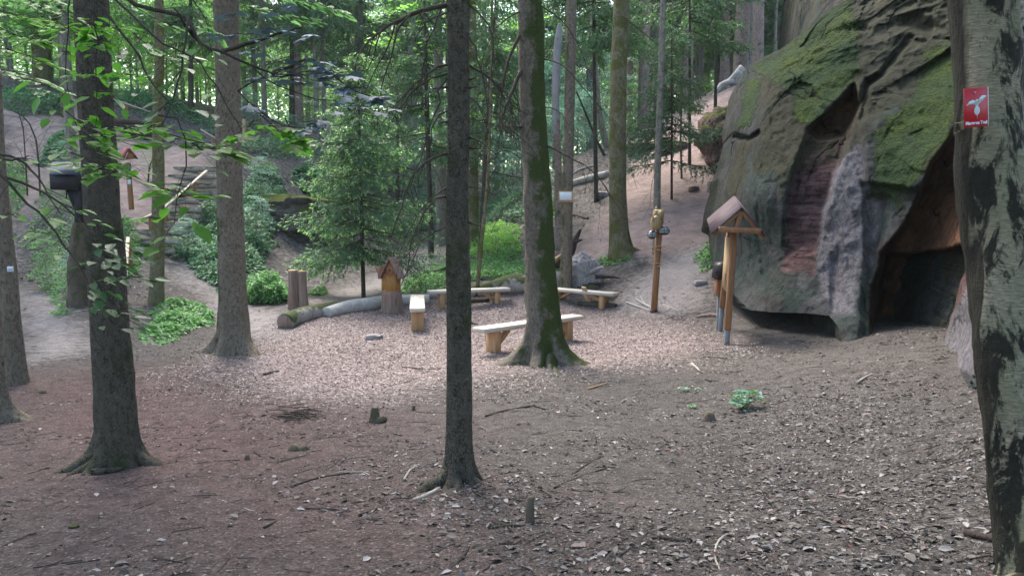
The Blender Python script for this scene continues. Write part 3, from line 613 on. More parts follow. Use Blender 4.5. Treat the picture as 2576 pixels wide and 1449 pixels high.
setattr_col(rock.data, 'rock2', np.append(np.maximum(pxsoft(OLIVE, 60), pxsoft(OL2, 14)), ones(.5)), np.append(cave_, ones(0)), np.append(np.maximum.reduce([pxsoft([(1861,370),(1954,370),(1960,560),(1945,740),(1861,720)], 50) * .8, pxsoft([(2135,690),(2195,690),(2190,860),(2130,850)], 24), pxsoft([(2200,240),(2420,180),(2330,420),(2200,470)], 40) * .7]), ones(.3)))

def rock_thing(name, label, c, s, mat, seed, cat='rock', **kw):
    m = MB(); lump(m, c, s, seed, **kw); return tag(m.build(name, M[mat], loc=c), label, cat, None)
def on(u, v, dz=0): p = G(u, v); p[2] += dz; return p
# layered outcrop beside the boulder
c = XY(1815, 26.5); c[2] = P(1815, 350, 26.5)[2]; rock_thing('rock_outcrop', 'layered reddish sandstone outcrop on the slope left of the big boulder', c + [.2, 0, -.1], (1.5, 2.6, 1.9), 'stone_red', 5, n=60, rough=.55, strata=.22, boxy=.3)
c = P(745, 575, 26.0); rock_thing('rock_ledge', 'dark square rock ledge with mossy top under the left bank', c + [0, 1.6, 0], (2.0, 3.8, 1.9), 'stone', 8, n=50, rough=.3, boxy=.75, strata=.10)
c = P(560, 540, 27.5); rock_thing('rock_block', 'pale grey rock face partly hidden behind the second trunk', c + [0, .8, -.6], (.9, 1.4, 2.6), 'stone_pale', 9, n=24, rough=.15)
c = P(700, 470, 29.5)
for k, (u_, v_, w_, lab, mt) in enumerate([(1370-0,0,0,'','')][:0]): pass
for (u_, v_, w_, h_, lab, mt) in [(1762, 715, .26, .14, 'round pale stone on the path left of the information board', 'stone_pale'), (1516, 497, .55, .3, 'white boulder lying left of the lichen covered trunk', 'stone_pale'),
    (1490, 690, .4, .3, 'grey stone beside the upturned root plate', 'stone_pale'), (1352+190, 745+5, .22, .12, 'small grey stone behind the right bench', 'stone_pale'), (1490, 730, .3, .18, 'dark stone under the grey root plate', 'stone'),
    (1745, 480, .3, .2, 'small rock on the red sand slope', 'stone_red'), (1800, 480, .5, .5, 'blue grey rock at the foot of the boulder edge', 'stone_pale'),
    (1690, 378, 1.1, .5, 'flat mossy rock high on the sand slope', 'stone'), (1620, 375, 1.3, .35, 'dark slab high on the sand slope', 'stone'), (940, 855, .3, .16, 'flat pale stone in the wood chips', 'stone_pale'), (805,730,.3,.2,'pale stone beside the split stump','stone_pale'),
    (185, 1330, .05, .035, 'dark pebble at the lower left of the picture', 'stone'), (1230, 950, .12, .05, 'stone', 'stone')]:
    if u_ == 1230: continue
    p = on(u_, v_, h_ * .12); rock_thing('stone', lab, p, (w_, w_ * .8, h_), mt, int(u_), cat='stone', n=12, rough=.2)

# ================================================================== TREES
def trunk(mb, p, r, seg=26, step=.07, lumpy=.035, flare=(), fl=.55, fh=.22, seed=0, depth=.35):
    p = np.asarray(p, float); base = p[0].copy(); p = np.vstack([p[0] - (p[1] - p[0]) / np.linalg.norm(p[1] - p[0]) * depth, p]); r = np.concatenate([[r[0]], r])
    pp, rr = resample(p, r, step)
    if len(pp) > 60: # coarser higher up
        keep = np.unique(np.concatenate([np.arange(0, 60), np.arange(60, len(pp), 2), [len(pp) - 1]])); pp, rr = pp[keep], rr[keep]
    th = np.arange(seg) * 2 * pi / seg; h = np.maximum(pp[:, 2] - base[2], -.12)
    e = np.exp(-np.maximum(h, -0.05) / fh); rad = rr[:, None] * (1 + fl * e[:, None] * np.ones(seg))
    for a, s, hh in flare:
        dd = np.cos(th - a); lobe = np.clip(dd + .06 * np.sin(5 * th + a), 0, 1) ** 18; rad = rad + s * np.exp(-np.maximum(h, -.1) / hh)[:, None] * lobe[None]
    ring = np.stack([np.cos(th)[None] * rad, np.sin(th)[None] * rad, np.zeros_like(rad)], -1) + pp[:, None]
    nn = fbm(ring * np.array([7, 7, 2.2]) + seed, 3, seed) * lumpy + fbm(ring * np.array([28, 28, 12]) + seed, 2, seed + 1) * lumpy * .35
    ring[..., 0] += np.cos(th)[None] * nn * rr[:, None] * 4 * .5 / .5 * .6; ring[..., 1] += np.sin(th)[None] * nn * rr[:, None] * 4 * .6
    n = len(pp); i = np.arange(n - 1)[:, None] * seg; j = np.arange(seg)[None]; j2 = (j + 1) % seg
    top = pp[-1]; V = np.vstack([ring.reshape(-1, 3), top])
    js = np.arange(seg); mb.add(V, [np.stack([i + j, i + j2, i + seg + j2, i + seg + j], -1).reshape(-1, 4), np.stack([np.full(seg, n * seg), (n - 1) * seg + js, (n - 1) * seg + (js + 1) % seg], -1)])
def twigs(mb, pts_, r0, n=6, L=.3, droop=.5, r=.003, rnd=random, lev=1):
    p = np.asarray(pts_, float)
    for _ in range(n):
        k = rnd.uniform(.25, 1) * (len(p) - 1); a = int(min(k, len(p) - 2)); b = p[a] + (p[a + 1] - p[a]) * (k - a); d = unit(p[a + 1] - p[a])
        s = np.array([rnd.gauss(0, .6), rnd.gauss(0, .6), rnd.gauss(0, .3)]); d2 = unit(d * .6 + s); l = L * rnd.uniform(.4, 1.2); q = [b]
        for m in range(4): d2 = unit(d2 + np.array([0, 0, -droop * .35]) + np.array([rnd.gauss(0, .12)] * 1 + [rnd.gauss(0, .12), 0])); q.append(q[-1] + d2 * l / 4)
        tube(mb, q, np.linspace(r, r * .35, 5), 3 if lev else 4, cap=False)
        if lev: twigs(mb, q, r, 2, L * .5, droop, r * .6, rnd, 0)
def crown_spruce(h, rmax, z0, nb, dens, mb=None, new=None, bmb=None, tl=.07, seed=1, droop=.5, tip=.3, wr=.2):
    r = np.random.default_rng(seed); mb = mb or MB(); C = []; Dv = []; Nv = []; C2 = []; D2 = []; N2 = []; LL = []
    for b in range(nb):
        f = r.random() ** .8; z = z0 + (h - z0) * f; L = rmax * (1 - f) ** .75 * r.uniform(.7, 1.1) + .12; az = r.random() * 2 * pi; ns = max(4, int(L / .16)); t = np.linspace(0, 1, ns + 1)
        px = t * L; pz = -droop * L * (t ** 1.2) * .7 + .18 * L * t ** 3 * 1.4 + L * .12 * t
        dx, dy = cos(az), sin(az); P_ = np.stack([dx * px, dy * px, z + pz], -1)
        if bmb is not None: tube(bmb, P_, np.linspace(.006 + L * .009, .003, ns + 1), 4, cap=False)
        side = np.array([-dy, dx, 0])
        for k in range(1, ns + 1):
            for sg in (-1, 1):
                if r.random() < .12: continue
                tlh = (L * .33 * (1 - abs(t[k] - .45)) + .06) * r.uniform(.6, 1.15); m = max(2, int(tlh / .05 * dens)); ss = (np.arange(m) + r.random(m)) / m
                d = unit(np.array([dx, dy, 0]) * .75 + side * sg * r.uniform(.5, 1) + np.array([0, 0, -r.uniform(.15, .9) * droop * 1.4]))
                q = P_[k] + d * (ss * tlh)[:, None] + np.array([0, 0, -1.]) * (ss ** 2 * tlh * .35 * droop)[:, None]
                for rep in range(2):
                    C.append(q + r.normal(0, .008, q.shape)); dd = unit(d + r.normal(0, .55, q.shape)); dd[:, 2] -= .12; Dv.append(dd); Nv.append(r.normal(0, .5, q.shape) + np.array([0, 0, 1]))
                if new is not None and r.random() < tip:
                    e = P_[k] + d * tlh * .97 + np.array([0, 0, -tlh * .3 * droop]); ee = np.repeat(e[None], 5, 0) + r.normal(0, .02, (5, 3)); C2.append(ee); D2.append(unit(d + r.normal(0, .4, (5, 3)))); N2.append(r.normal(0, .4, (5, 3)) + np.array([0, 0, 1]))
    C = np.vstack(C); Dv = np.vstack(Dv); Nv = np.vstack(Nv); quads(mb, C, Dv, Nv, tl * r.uniform(.7, 1.3, len(C)), tl * wr)
    if new is not None and C2: C2 = np.vstack(C2); quads(new, C2, np.vstack(D2), np.vstack(N2), tl * 1.0, tl * max(.26, wr))
    return mb
def crown_leafy(h, rmax, z0, nsp, nl, ls, seed=1, bmb=None, flat=.25, shape=0):
    r = np.random.default_rng(seed); mb = MB(); C = []; Dv = []; Nv = []
    for b in range(nsp):
        f = r.random(); z = z0 + (h - z0) * f; prof = (sin(pi * min(1, f * .85 + .15)) ** .6) if shape == 0 else (1 - f * .6)
        L = rmax * prof * r.uniform(.35, 1.0); az = r.random() * 2 * pi; o = np.array([cos(az) * L, sin(az) * L, z + L * r.uniform(-.15, .3)]); root = np.array([0, 0, z - L * .35])
        if bmb is not None: tube(bmb, [root, (root + o) / 2 + [0, 0, L * .08], o], [.006 + L * .006, .004 + L * .003, .002], 4, cap=False)
        w = r.uniform(.25, .6) * (rmax * .35 + .25); m = int(nl * r.uniform(.6, 1.4)); q = r.normal(0, 1, (m, 3)) * np.array([w, w, w * flat * .8]) * .6; q[:, 2] -= (q[:, 0] ** 2 + q[:, 1] ** 2) * .25 / max(w, .1) * .3
        C.append(o + q); th = r.random(m) * 2 * pi; Dv.append(np.stack([np.cos(th), np.sin(th), r.normal(-.15, .25, m)], -1)); Nv.append(np.stack([r.normal(0, .35, m), r.normal(0, .35, m), np.ones(m)], -1))
    C = np.vstack(C); quads(mb, C, np.vstack(Dv), np.vstack(Nv), ls * r.uniform(.6, 1.25, len(C)), ls * .62); return mb

# shared high crowns (above the frame for the near trees)
HC = []
for k, (h, rr) in enumerate([(9, 2.4), (8, 2.0)]):
    m = crown_spruce(h, rr, 0, 95, .55, tl=.26, seed=60 + k, droop=.5); HC.append(m.mesh('spruce_crown')); HC[-1].materials.append(M['needle'])
mb_ = crown_leafy(7, 3.2, 0, 110, 60, .16, seed=70); LC = mb_.mesh('leafy_crown'); LC.materials.append(M['leaf_bg'])
def add_crown(root, topz, me, s=1.0, dx=0, dy=0):
    o = bpy.data.objects.new('crown', me); COL.objects.link(o); o.parent = root; o.location = (dx, dy, topz - root.location[2]); o.rotation_euler = (0, 0, random.uniform(0, 6.28)); o.scale = (s, s, s); return o
def near_tree(name, label, ub, vb_, Y, ut, wb, wt, mat, vt=0, flare=(), fl=.35, fh=.25, seed=0, crown=(9.5, 0, .9), group=None, cat='tree', seg=28, mid=None, topz=15, lumpy=.035, base=None, step=.07):
    b = XY(ub, Y); 
    if base is not None: b = np.array(base)
    d = Y * cos(PITCH) - b[2] * sin(PITCH); t = P(ut, vt, Y); rb = wb / 2 * d / F; rt = wt / 2 * (t[1] * cos(PITCH) - t[2] * sin(PITCH)) / F
    pts_ = [b]; rs = [rb]
    if mid: 
        for (um, vm, wm) in mid: q = P(um, vm, Y); pts_.append(q); rs.append(wm / 2 * (Y * cos(PITCH) - q[2] * sin(PITCH)) / F)
    pts_.append(t); rs.append(rt); dirn = unit(t - pts_[-2]) * np.array([.5, .5, 1])
    if topz > t[2] + .5: top = t + dirn / dirn[2] * (topz - t[2]); pts_.append(top); rs.append(rt * .45)
    root = thing(name, label, cat, b, group=group)
    if flare:
        rq = random.Random(seed)
        for (a_, s_, h_) in flare:
            s_ = min(s_, .4); L_ = rb * .7 + s_ * rq.uniform(.9, 1.8); tt = np.linspace(0, 1, 6); ww = a_ + .25 * rq.uniform(-1, 1) * tt; rx = b[0] + np.cos(ww) * (rb * .55 + L_ * tt); ry = b[1] + np.sin(ww) * (rb * .55 + L_ * tt); r0_ = rb * .34 + s_ * .10; rz_ = H(rx, ry) + r0_ * (1.5 * (1 - tt) ** 2 - .35 * tt - .12); mr = MB(); tube(mr, np.stack([rx, ry, rz_], -1), r0_ * (1 - tt * .72), 10, step=.04, lump=.25, lscale=8, seed=seed); mr.build('root', M[mat], root)
    m = MB(); trunk(m, pts_, rs, seg, flare=flare, fl=fl, fh=fh, seed=seed, lumpy=lumpy, step=step); m.build('trunk', M[mat], root)
    if crown: add_crown(root, crown[0], HC[crown[1]] if crown[1] < 2 else LC, crown[2], pts_[-1][0] - b[0], pts_[-1][1] - b[1])
    return root, pts_
def px_branch(pl, Y0, Y1=None):
    n = len(pl); Y1 = Y0 if Y1 is None else Y1; return np.array([P(a, b, Y0 + (Y1 - Y0) * k / max(1, n - 1)) for k, (a, b) in enumerate(pl)])

T1, _ = near_tree('spruce_tree', 'thick brown spruce trunk with spreading roots, front left', 296, 1170, 6.1, 226, 100, 82, 'bark_dark', mid=[(283, 900, 92), (252, 450, 84)], flare=[(-.15, .24, .10), (3.6, .26, .09), (4.2, .16, .10), (4.9, .08, .12), (5.5, .08, .12), (1.2, .1, .15)], fl=.07, fh=.3, seed=3, lumpy=.055, step=.05, crown=(5.5, 0, 1.0), seg=40)
T3, _ = near_tree('spruce_tree', 'slender dark spruce trunk with bare drooping branches, front centre', 1155, 1190, 5.3, 1152, 68, 56, 'bark_dark', mid=[(1156, 900, 63), (1151, 450, 57)], flare=[(3.9, .30, .07), (4.6, .12, .08), (5.5, .10, .08), (.2, .08, .08), (2, .06, .1)], fl=.08, fh=.16, seed=5, lumpy=.06, step=.045, crown=(5.5, 1, 1.0), seg=36)
T2, _ = near_tree('spruce_tree', 'tall brown spruce trunk with flared base left of the wood chips', 592, 880, 13.3, 569, 74, 60, 'bark_mid', mid=[(584, 680, 66), (575, 350, 62)], flare=[(-.3, .34, .22), (3.5, .36, .2), (4.3, .26, .25), (1.5, .2, .2), (5.0, .26, .22), (5.6, .2, .2)], fl=.10, fh=.35, seed=7, lumpy=.06, crown=(8.5, 0, .9))
T4, _ = near_tree('spruce_tree', 'big spruce with moss down its right side, in front of the near bench', 1372, 905, 12.1, 1333, 92, 62, 'bark_moss', mid=[(1365, 760, 82), (1350, 450, 70)], flare=[(-.35, .46, .22), (3.35, .50, .19), (4.2, .24, .26), (4.95, .30, .2), (5.5, .2, .3), (1.5, .2, .2), (2.6, .3, .2)], fl=.12, fh=.5, seed=9, lumpy=.08, step=.05, crown=(8.5, 1, .9), seg=40)
T5, _ = near_tree('spruce_tree', 'slim straight trunk carrying a framed white notice behind the benches', 1424, 722, 19.3, 1438, 31, 26, 'bark_mid', mid=[(1427, 500, 28)], fl=.12, seed=11, crown=(10, 1, .8), seg=18)
T7, _ = near_tree('spruce_tree', 'lichen flecked olive trunk at the foot of the red sand slope', 1561, 640, 21.0, 1563, 50, 40, 'bark_olive', mid=[(1554, 480, 44), (1556, 200, 42)], flare=[(-.2, .25, .2), (5, .2, .2)], fl=.3, fh=.4, seed=13, crown=(11, 0, .9), seg=22)
T8, t8p = near_tree('spruce_tree', 'thin grey spruce rising right behind the carved wooden pole', 1651, 610, 20.5, 1669, 20, 14, 'bark_far', mid=[(1655, 400, 17)], fl=.1, seed=15, crown=(10, 1, .7), seg=14)
T10, _ = near_tree('beech_tree', 'grey green thin trunk standing in ferns between the two big left trunks', 394, 762, 17.4, 400, 36, 22, 'bark_olive', mid=[(398, 500, 30), (398, 250, 25)], fl=.2, seed=17, crown=(9, 2, .6), seg=18)
T9, _ = near_tree('spruce_tree', 'leaning trunk at the left edge carrying a small white marker', 38, 955, 9.9, -28, 52, 34, 'bark_mid', mid=[(15, 640, 42), (-5, 420, 36)], fl=.25, seed=19, crown=(8, 0, .8))
T11, _ = near_tree('spruce_tree', 'trunk cut by the left edge with one long root reaching right', -22, 1035, 8.0, -60, 70, 40, 'bark_mid', mid=[(-30, 800, 58)], flare=[(-.15, .30, .13), (4.7, .1, .15)], fl=.25, seed=21, crown=(8, 1, .8))
# birch on the right edge
bb = P(2640, 1750, 2.75); bb[2] = H1(bb[0], bb[1])
root = thing('birch_tree', 'rough old birch trunk at the right edge carrying the red sign', 'tree', bb); m = MB()
bp_ = [bb, P(2610, 1449, 2.95), P(2573, 1200, 3.05), P(2540, 950, 3.1), P(2510, 650, 3.2), P(2489, 330, 3.25), P(2478, 0, 3.3)]; bp_.append(bp_[-1] + np.array([-.25, .3, 5.0]))
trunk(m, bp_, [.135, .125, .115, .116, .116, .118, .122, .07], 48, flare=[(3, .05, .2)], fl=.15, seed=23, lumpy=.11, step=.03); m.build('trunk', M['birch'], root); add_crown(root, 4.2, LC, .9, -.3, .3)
birch = root
# red sign
sp = P(2455, 271, 3.10); sg_ = thing('trail_sign', 'small red metal sign with white bird emblem on the birch', 'sign', sp, 0)
sg_.rotation_euler = (0, R(-5.5), R(15)); m = MB(); box(m, (0, 0, 0), (.110, .006, .148), bev=.002); m.build('plate', M['red'], sg_, local=True)
m = MB(); box(m, (.0565, .001, 0), (.003, .008, .149), bev=.0005); m.build('edge_strip', M['signwhite'], sg_, local=True)
bird = [(-.050, .008), (-.034, .024), (-.018, .029), (-.006, .024), (-.003, .030), (.004, .031), (.008, .026), (.013, .033), (.024, .043), (.036, .044), (.049, .040), (.040, .036), (.030, .026), (.018, .018), (.009, .012), (.005, .006), (.013, -.004), (.014, -.016), (.008, -.026), (.003, -.030), (.002, -.044), (-.001, -.030), (-.007, -.027), (-.012, -.018), (-.011, -.006), (-.004, .006), (-.009, .010), (-.022, .013), (-.036, .012)]
m = MB(); prism(m, bird, -.0045, -.0035); m.build('bird_emblem', M['signwhite'], sg_, local=True, smooth=False)
tc = bpy.data.curves.new('lettering', 'FONT'); tc.body = 'Marmens Trail'; tc.size = .0175; tc.align_x = 'CENTER'; tc.extrude = .0003; tc.offset = .0006
to = bpy.data.objects.new('lettering', tc); COL.objects.link(to); to.rotation_euler = (R(90), 0, 0); to.location = (-.002, -.0040, -.064)
bpy.context.view_layer.update(); dg = bpy.context.evaluated_depsgraph_get(); tm = bpy.data.meshes.new_from_object(to.evaluated_get(dg)); bpy.data.objects.remove(to)
to = bpy.data.objects.new('lettering', tm); COL.objects.link(to); to.data.materials.clear(); to.data.materials.append(M['signwhite']); to.parent = sg_; to.rotation_euler = (R(90), 0, 0); to.location = (-.002, -.0040, -.064)
m = MB(); tube(m, [(-.008, -.006, .056), (-.008, -.002, .056)], [.004, .005], 8); m.build('nail', M['steel'], sg_, local=True)

# bare branches on the near spruces
def dead_branch(root, pl, Y0, Y1, r0, ntw=8, L=.3, mat='deadwood', seed=0, sub=()):
    rr = random.Random(seed); p = px_branch(pl, Y0, Y1); p, rad = resample(p, np.linspace(r0, r0 * .25, len(p)), .06); p = p + np.array([[rr.gauss(0, .004) for _ in range(3)] for _ in p])
    m = MB(); tube(m, p, rad, 6); twigs(m, p, r0, ntw, L, .9, max(.0016, r0 * .28), rr)
    o = m.build('branch', M[mat], root)
    return o
B3 = [([(1127,14),(1060,26),(980,62),(930,100),(893,142)],5.3,5.0,.017,9),([(1032,34),(1005,70),(985,140),(960,220),(948,330)],5.0,4.9,.008,8),([(1127,30),(1090,45),(1060,75),(1045,110)],5.3,5.1,.006,5),
 ([(1127,162),(1100,168),(1050,205),(1000,260),(975,290)],5.3,5.0,.010,9),([(1127,186),(1085,198),(1030,240),(985,300)],5.3,5.3,.008,8),([(1127,200),(1105,225),(1106,260),(1080,320),(1060,400),(1030,470)],5.3,5.1,.008,9),
 ([(1127,385),(1085,400),(1040,440),(1010,520),(985,600)],5.3,4.9,.010,9),([(1127,470),(1080,505),(1040,560),(1000,650)],5.3,5.0,.006,6),([(1127,495),(1095,500),(1045,580),(1022,690)],5.3,5.1,.009,8),([(1127,570),(1095,582),(1065,600),(1020,700)],5.3,5.2,.007,6),
 ([(1127,676),(1090,680),(1060,690)],5.3,5.2,.004,3),([(1178,165),(1215,185),(1260,220),(1290,265),(1330,290)],5.3,5.2,.010,9),([(1178,345),(1215,358),(1250,392)],5.3,5.1,.009,6),([(1178,470),(1210,474),(1240,490)],5.3,5.2,.005,4),
 ([(1178,10),(1210,40),(1240,100),(1235,200)],5.3,5.2,.008,9),([(1178,90),(1205,150),(1225,260),(1230,340)],5.3,5.1,.006,9),([(1178,240),(1200,260),(1230,330)],5.3,5.3,.005,6),
 ([(1120,0),(1100,50),(1070,140),(1060,230),(1075,330)],5.4,5.4,.006,9),([(960,70),(940,140),(915,220)],5.0,4.9,.006,8),([(1000,50),(975,120),(940,180),(905,260)],5.0,5.2,.006,8),([(1127,280),(1090,310),(1080,380),(1050,450)],5.3,5.3,.006,7)]
for k, (pl, a, b, r0, nt) in enumerate(B3): dead_branch(T3, pl, a, b, r0, nt, .26, seed=k)
B4 = [([(1308,90),(1280,150),(1262,240),(1255,330)],12,11.7,.035,10),([(1310,180),(1285,240),(1262,300),(1275,320)],12,11.6,.04,10),([(1312,320),(1275,318)],12,11.8,.03,2),([(1372,365),(1440,400),(1500,440),(1560,530),(1590,560)],12,11.4,.018,12),
 ([(1370,150),(1420,170),(1500,260),(1560,330)],12,11.5,.015,12),([(1366,20),(1420,60),(1470,150),(1480,250)],12,11.6,.014,10),([(1308,30),(1250,70),(1215,150),(1200,260)],12,11.8,.015,12),([(1312,400),(1270,380),(1235,400),(1210,440)],12,11.8,.012,9),
 ([(1372,270),(1410,285),(1450,350)],12,11.6,.012,7),([(1310,500),(1270,520),(1230,600)],12,11.8,.01,7)]
for k, (pl, a, b, r0, nt) in enumerate(B4): dead_branch(T4, pl, a, b, r0 * .8, nt, .6, seed=40 + k)
B8 = [([(1660,210),(1700,235),(1750,280)],20.5,20,.02,8),([(1652,240),(1600,300),(1570,340)],20.5,20,.02,8),([(1655,170),(1720,200),(1760,215)],20.5,20.2,.02,7),([(1650,110),(1590,60),(1560,40)],20.5,20.2,.02,7),([(1652,430),(1640,460),(1635,520)],20.5,20.2,.015,5),([(1650,330),(1590,390),(1588,430)],20.5,20.2,.02,8)]
for k, (pl, a, b, r0, nt) in enumerate(B8): dead_branch(T8, pl, a, b, r0 * .7, nt, .7, seed=80 + k)
# short stubs on trunks
def stubs(root, n, Y, u0, w, v0, v1, seed):
    rr = random.Random(seed)
    for k in range(n):
        v_ = rr.uniform(v0, v1); s = rr.choice((-1, 1)); a = P(u0(v_) + s * w(v_) * .44, v_, Y); m = MB(); l = rr.uniform(.03, .1)
        tube(m, [a, a + np.array([s * l, -.02, rr.uniform(-.03, .02)])], [.009, .004], 5); m.build('branch_stub', M['deadwood'], root)
stubs(T3, 8, 5.28, lambda v_: 1152, lambda v_: 60, 200, 1000, 1); stubs(T1, 6, 6.05, lambda v_: 226 + v_ * .062, lambda v_: 90, 100, 1000, 2); stubs(T2, 5, 13.2, lambda v_: 570 + v_ * .025, lambda v_: 66, 100, 600, 3)
# notice frame on the slim tree, marker on the left tree
c = P(1424, 495, 18.95); s_ = thing('notice_board', 'small framed white notice fixed to the slim trunk behind the benches', 'sign', c, 0)
m = MB(); box(m, (0, 0, 0), (.34, .04, .25)); m.build('frame', M['larch_pale'], s_, local=True); m = MB(); box(m, (-.01, -.022, .01), (.28, .01, .18), bev=.001); m.build('panel', M['white'], s_, local=True)
c = P(26, 677, 9.62); s_ = thing('trail_marker', 'tiny white rectangular marker nailed to the leaning left trunk', 'sign', c, 0)
m = MB(); box(m, (0, 0, 0), (.075, .008, .065), bev=.001); m.build('plate', M['white'], s_, local=True); m = MB(); box(m, (0, -.006, -.005), (.05, .004, .012), bev=.0005); m.build('mark', M['steel'], s_, local=True)
# broken birch snag
b = XY(1408, 24.0); sn = thing('dead_snag', 'broken dead snag with peeling reddish bark behind the notice trunk', 'tree', b); m = MB()
trunk(m, [b, P(1403, 400, 24), P(1400, 300, 24)], [.14, .115, .11], 16, seed=31, fl=.1, lumpy=.08); m.build('trunk', M['bark_far_red'], sn); m = MB(); trunk(m, [P(1400, 330, 24), P(1398, 220, 24), P(1404, 100, 24.1), P(1408, 60, 24.1)], [.115, .115, .12, .04], 14, seed=33, lumpy=.12, fl=0, depth=.1); m.build('upper_trunk', M['greywood'], sn)
# leaning saplings
def sapling(label, pl, Y, w, mat='bark_olive', name='sapling', vis=None):
    p = px_branch(pl, Y); b = p[0].copy(); b[2] = min(b[2], H1(b[0], b[1])); p[0] = b; root = thing(name, label, 'sapling', b); m = MB(); tube(m, p, np.linspace(w / 2 * Y / F, w / 4 * Y / F, len(p)), 7, step=.3, lump=.1); m.build('trunk', M[mat], root)
    m = MB(); rr = random.Random(int(pl[0][0])); pp, _ = resample(p, np.ones(len(p)), .3); twigs(m, pp, .01, 12, 1.0, .3, .007, rr); m.build('branch', M['twig'], root); return root
sapling('thin leaning sapling rising left of the mossy spruce', [(1198,706),(1212,600),(1225,470),(1232,330),(1236,150),(1238,-40)], 19.5, 11)
sapling('very thin bare stem standing on the red sand slope', [(1716,512),(1714,420),(1712,330),(1716,250)], 26, 7, 'bark_far')
sapling('curved bare sapling left of the carved stump house', [(978,755),(982,700),(990,640),(1005,600)], 20.5, 3.5, 'twig')
sapling('leaning pale trunk left of the olive trunk', [(1530,385),(1510,300),(1500,200),(1490,60),(1486,-60)], 33, 17, 'bark_far')
sapling('dark forked stem behind the notice trunk', [(1520,390),(1500,350),(1475,290),(1450,230)], 32, 8, 'twig')
sapling('bent bare stem on the bank behind the first trunk', [(372,490),(376,420),(390,385)], 26, 5, 'twig')
sapling('curved bare stem at the far left of the bank', [(97,420),(90,350),(55,290),(10,270)], 24, 4.5, 'twig')
sapling('upright bare stem left of the black roofed box', [(62,380),(58,320),(45,280)], 24, 3.5, 'twig')
HAZE = 0.0004
# ================================================================== LOW SPRUCES
def young_spruce(label, ub, Y, ut, vt, w, h, rmax, z0, nb, seed, new=True, tl=.06, dens=1.0, droop=.6, wd=.34, trunk_mat='bark_dark', bp=None):
    b = XY(ub, Y) if bp is None else bp; top = P(ut, vt, Y); r = thing('spruce_tree', label, 'tree', b); m = MB(); rb = w / 2 * Y / F
    tube(m, [b - [0, 0, .2], (b * .5 + top * .5), top], [rb, rb * .7, .012], 8, step=.3, lump=.08)
    nm = MB() if new else None; bm = MB(); cm = crown_spruce(h, rmax, z0, nb, dens, None, nm, bm, tl, seed, droop, wr=.30, tip=.75 if seed == 5 else .3)
    lean = (top - b) / (top[2] - b[2])
    for q in [cm, bm] + ([nm] if new else []):
        q.v = [v_ + b + (v_[:, 2:3] * np.array([[lean[0], lean[1], 0]])) for v_ in q.v]
    m.add(np.vstack(bm.v), list(bm.f)); m.build('trunk', M[trunk_mat], r); cm.build('crown', M['needle'], r, smooth=False)
    if new and nm.v: nm.build('fresh_shoots', M['needle_new'], r, smooth=False)
    return r
young_spruce('young drooping spruce with light green tips in the middle behind the stump house', 915, 20.3, 900, 165, 12, 6.2, 2.0, .95, 150, 5, tl=.10, dens=1.5)
young_spruce('dark spruce foliage hanging between the two central trunks', 1205, 24.0, 1250, -60, 14, 8.6, 1.9, 2.6, 80, 6, new=False, tl=.13, dens=1.0)
young_spruce('thin spruce with hanging twigs behind the front centre trunk', 1085, 27.0, 1065, -60, 16, 10.5, 2.2, 3.4, 80, 7, new=False, tl=.14, dens=.9)
young_spruce('dark low spruce boughs hanging over the red sand slope', 1690, 24.5, 1690, 60, 7, 5.2, 1.8, 1.1, 70, 8, new=False, tl=.13, dens=1.1)
young_spruce('dark spruce boughs at the top right of the olive trunk', 1735, 27.0, 1735, -150, 9, 10.0, 2.0, 4.0, 75, 9, new=False, tl=.14, dens=1.0)
young_spruce('spruce foliage high between the notice trunk and the olive trunk', 1500, 27.0, 1490, -150, 12, 10.5, 2.4, 5.2, 85, 10, new=False, tl=.14, dens=1.0)
young_spruce('spruce boughs hanging above the head of the red slope', 1800, 31.0, 1800, -150, 10, 11.0, 2.3, 5.0, 75, 15, new=False, tl=.15, dens=1.0)
young_spruce('dark spruce standing left behind the second trunk', 480, 36.0, 480, -150, 16, 12, 3.0, 3.0, 70, 12, new=False, tl=.16, dens=.6)
young_spruce('bluish spruce deep in the wood left of the drooping spruce', 735, 44.0, 735, -100, 18, 13, 3.2, 4.0, 70, 13, new=False, tl=.17, dens=.6)
young_spruce('light green young spruce behind the drooping spruce', 1000, 33.0, 1000, 120, 12, 8, 2.2, 1.5, 60, 14, new=True, tl=.13, dens=.7)

# ================================================================== BACKGROUND WOOD
# broadleaf saplings with layered leaves
def leafy_proto(h, rmax, z0, nsp, nl, ls, mat, seed, tr=.04, lean=.3):
    tm = MB(); tube(tm, [(0, 0, -.3), (lean * .2, .05, h * .4), (lean, .1, h * .85)], [tr, tr * .7, tr * .2], 7, step=.4, lump=.1)
    cm = crown_leafy(h, rmax, z0, nsp, nl, ls, seed, tm)
    a = tm.mesh('trunk'); a.materials.append(M['bark_far']); b = cm.mesh('crown', smooth=False); b.materials.append(M[mat])
    return [('trunk', a), ('crown', b)]
def place(proto, name, label, cat, pos, s=1, group=None, rz=None, sz=None):
    r = thing(name, label, cat, pos, random.uniform(0, 6.28) if rz is None else rz, group); r.scale = (s, s, s if sz is None else sz)
    for n_, me in proto:
        o = bpy.data.objects.new(n_, me); COL.objects.link(o); o.parent = r
    return r
LP = [leafy_proto(5.5, 2.0, .8, 90, 60, .10, 'leaf_bg', 101), leafy_proto(7.5, 2.4, 1.5, 110, 60, .11, 'leaf_bg', 102), leafy_proto(4.0, 1.7, .4, 80, 55, .09, 'leaf_teal', 103), leafy_proto(6.5, 2.2, 1.0, 100, 60, .11, 'leaf_teal', 104), leafy_proto(7.0, 2.5, 1.2, 110, 60, .12, 'leaf_bright', 105)]
UG = 'leafy understory trees filling the wood behind the clearing'
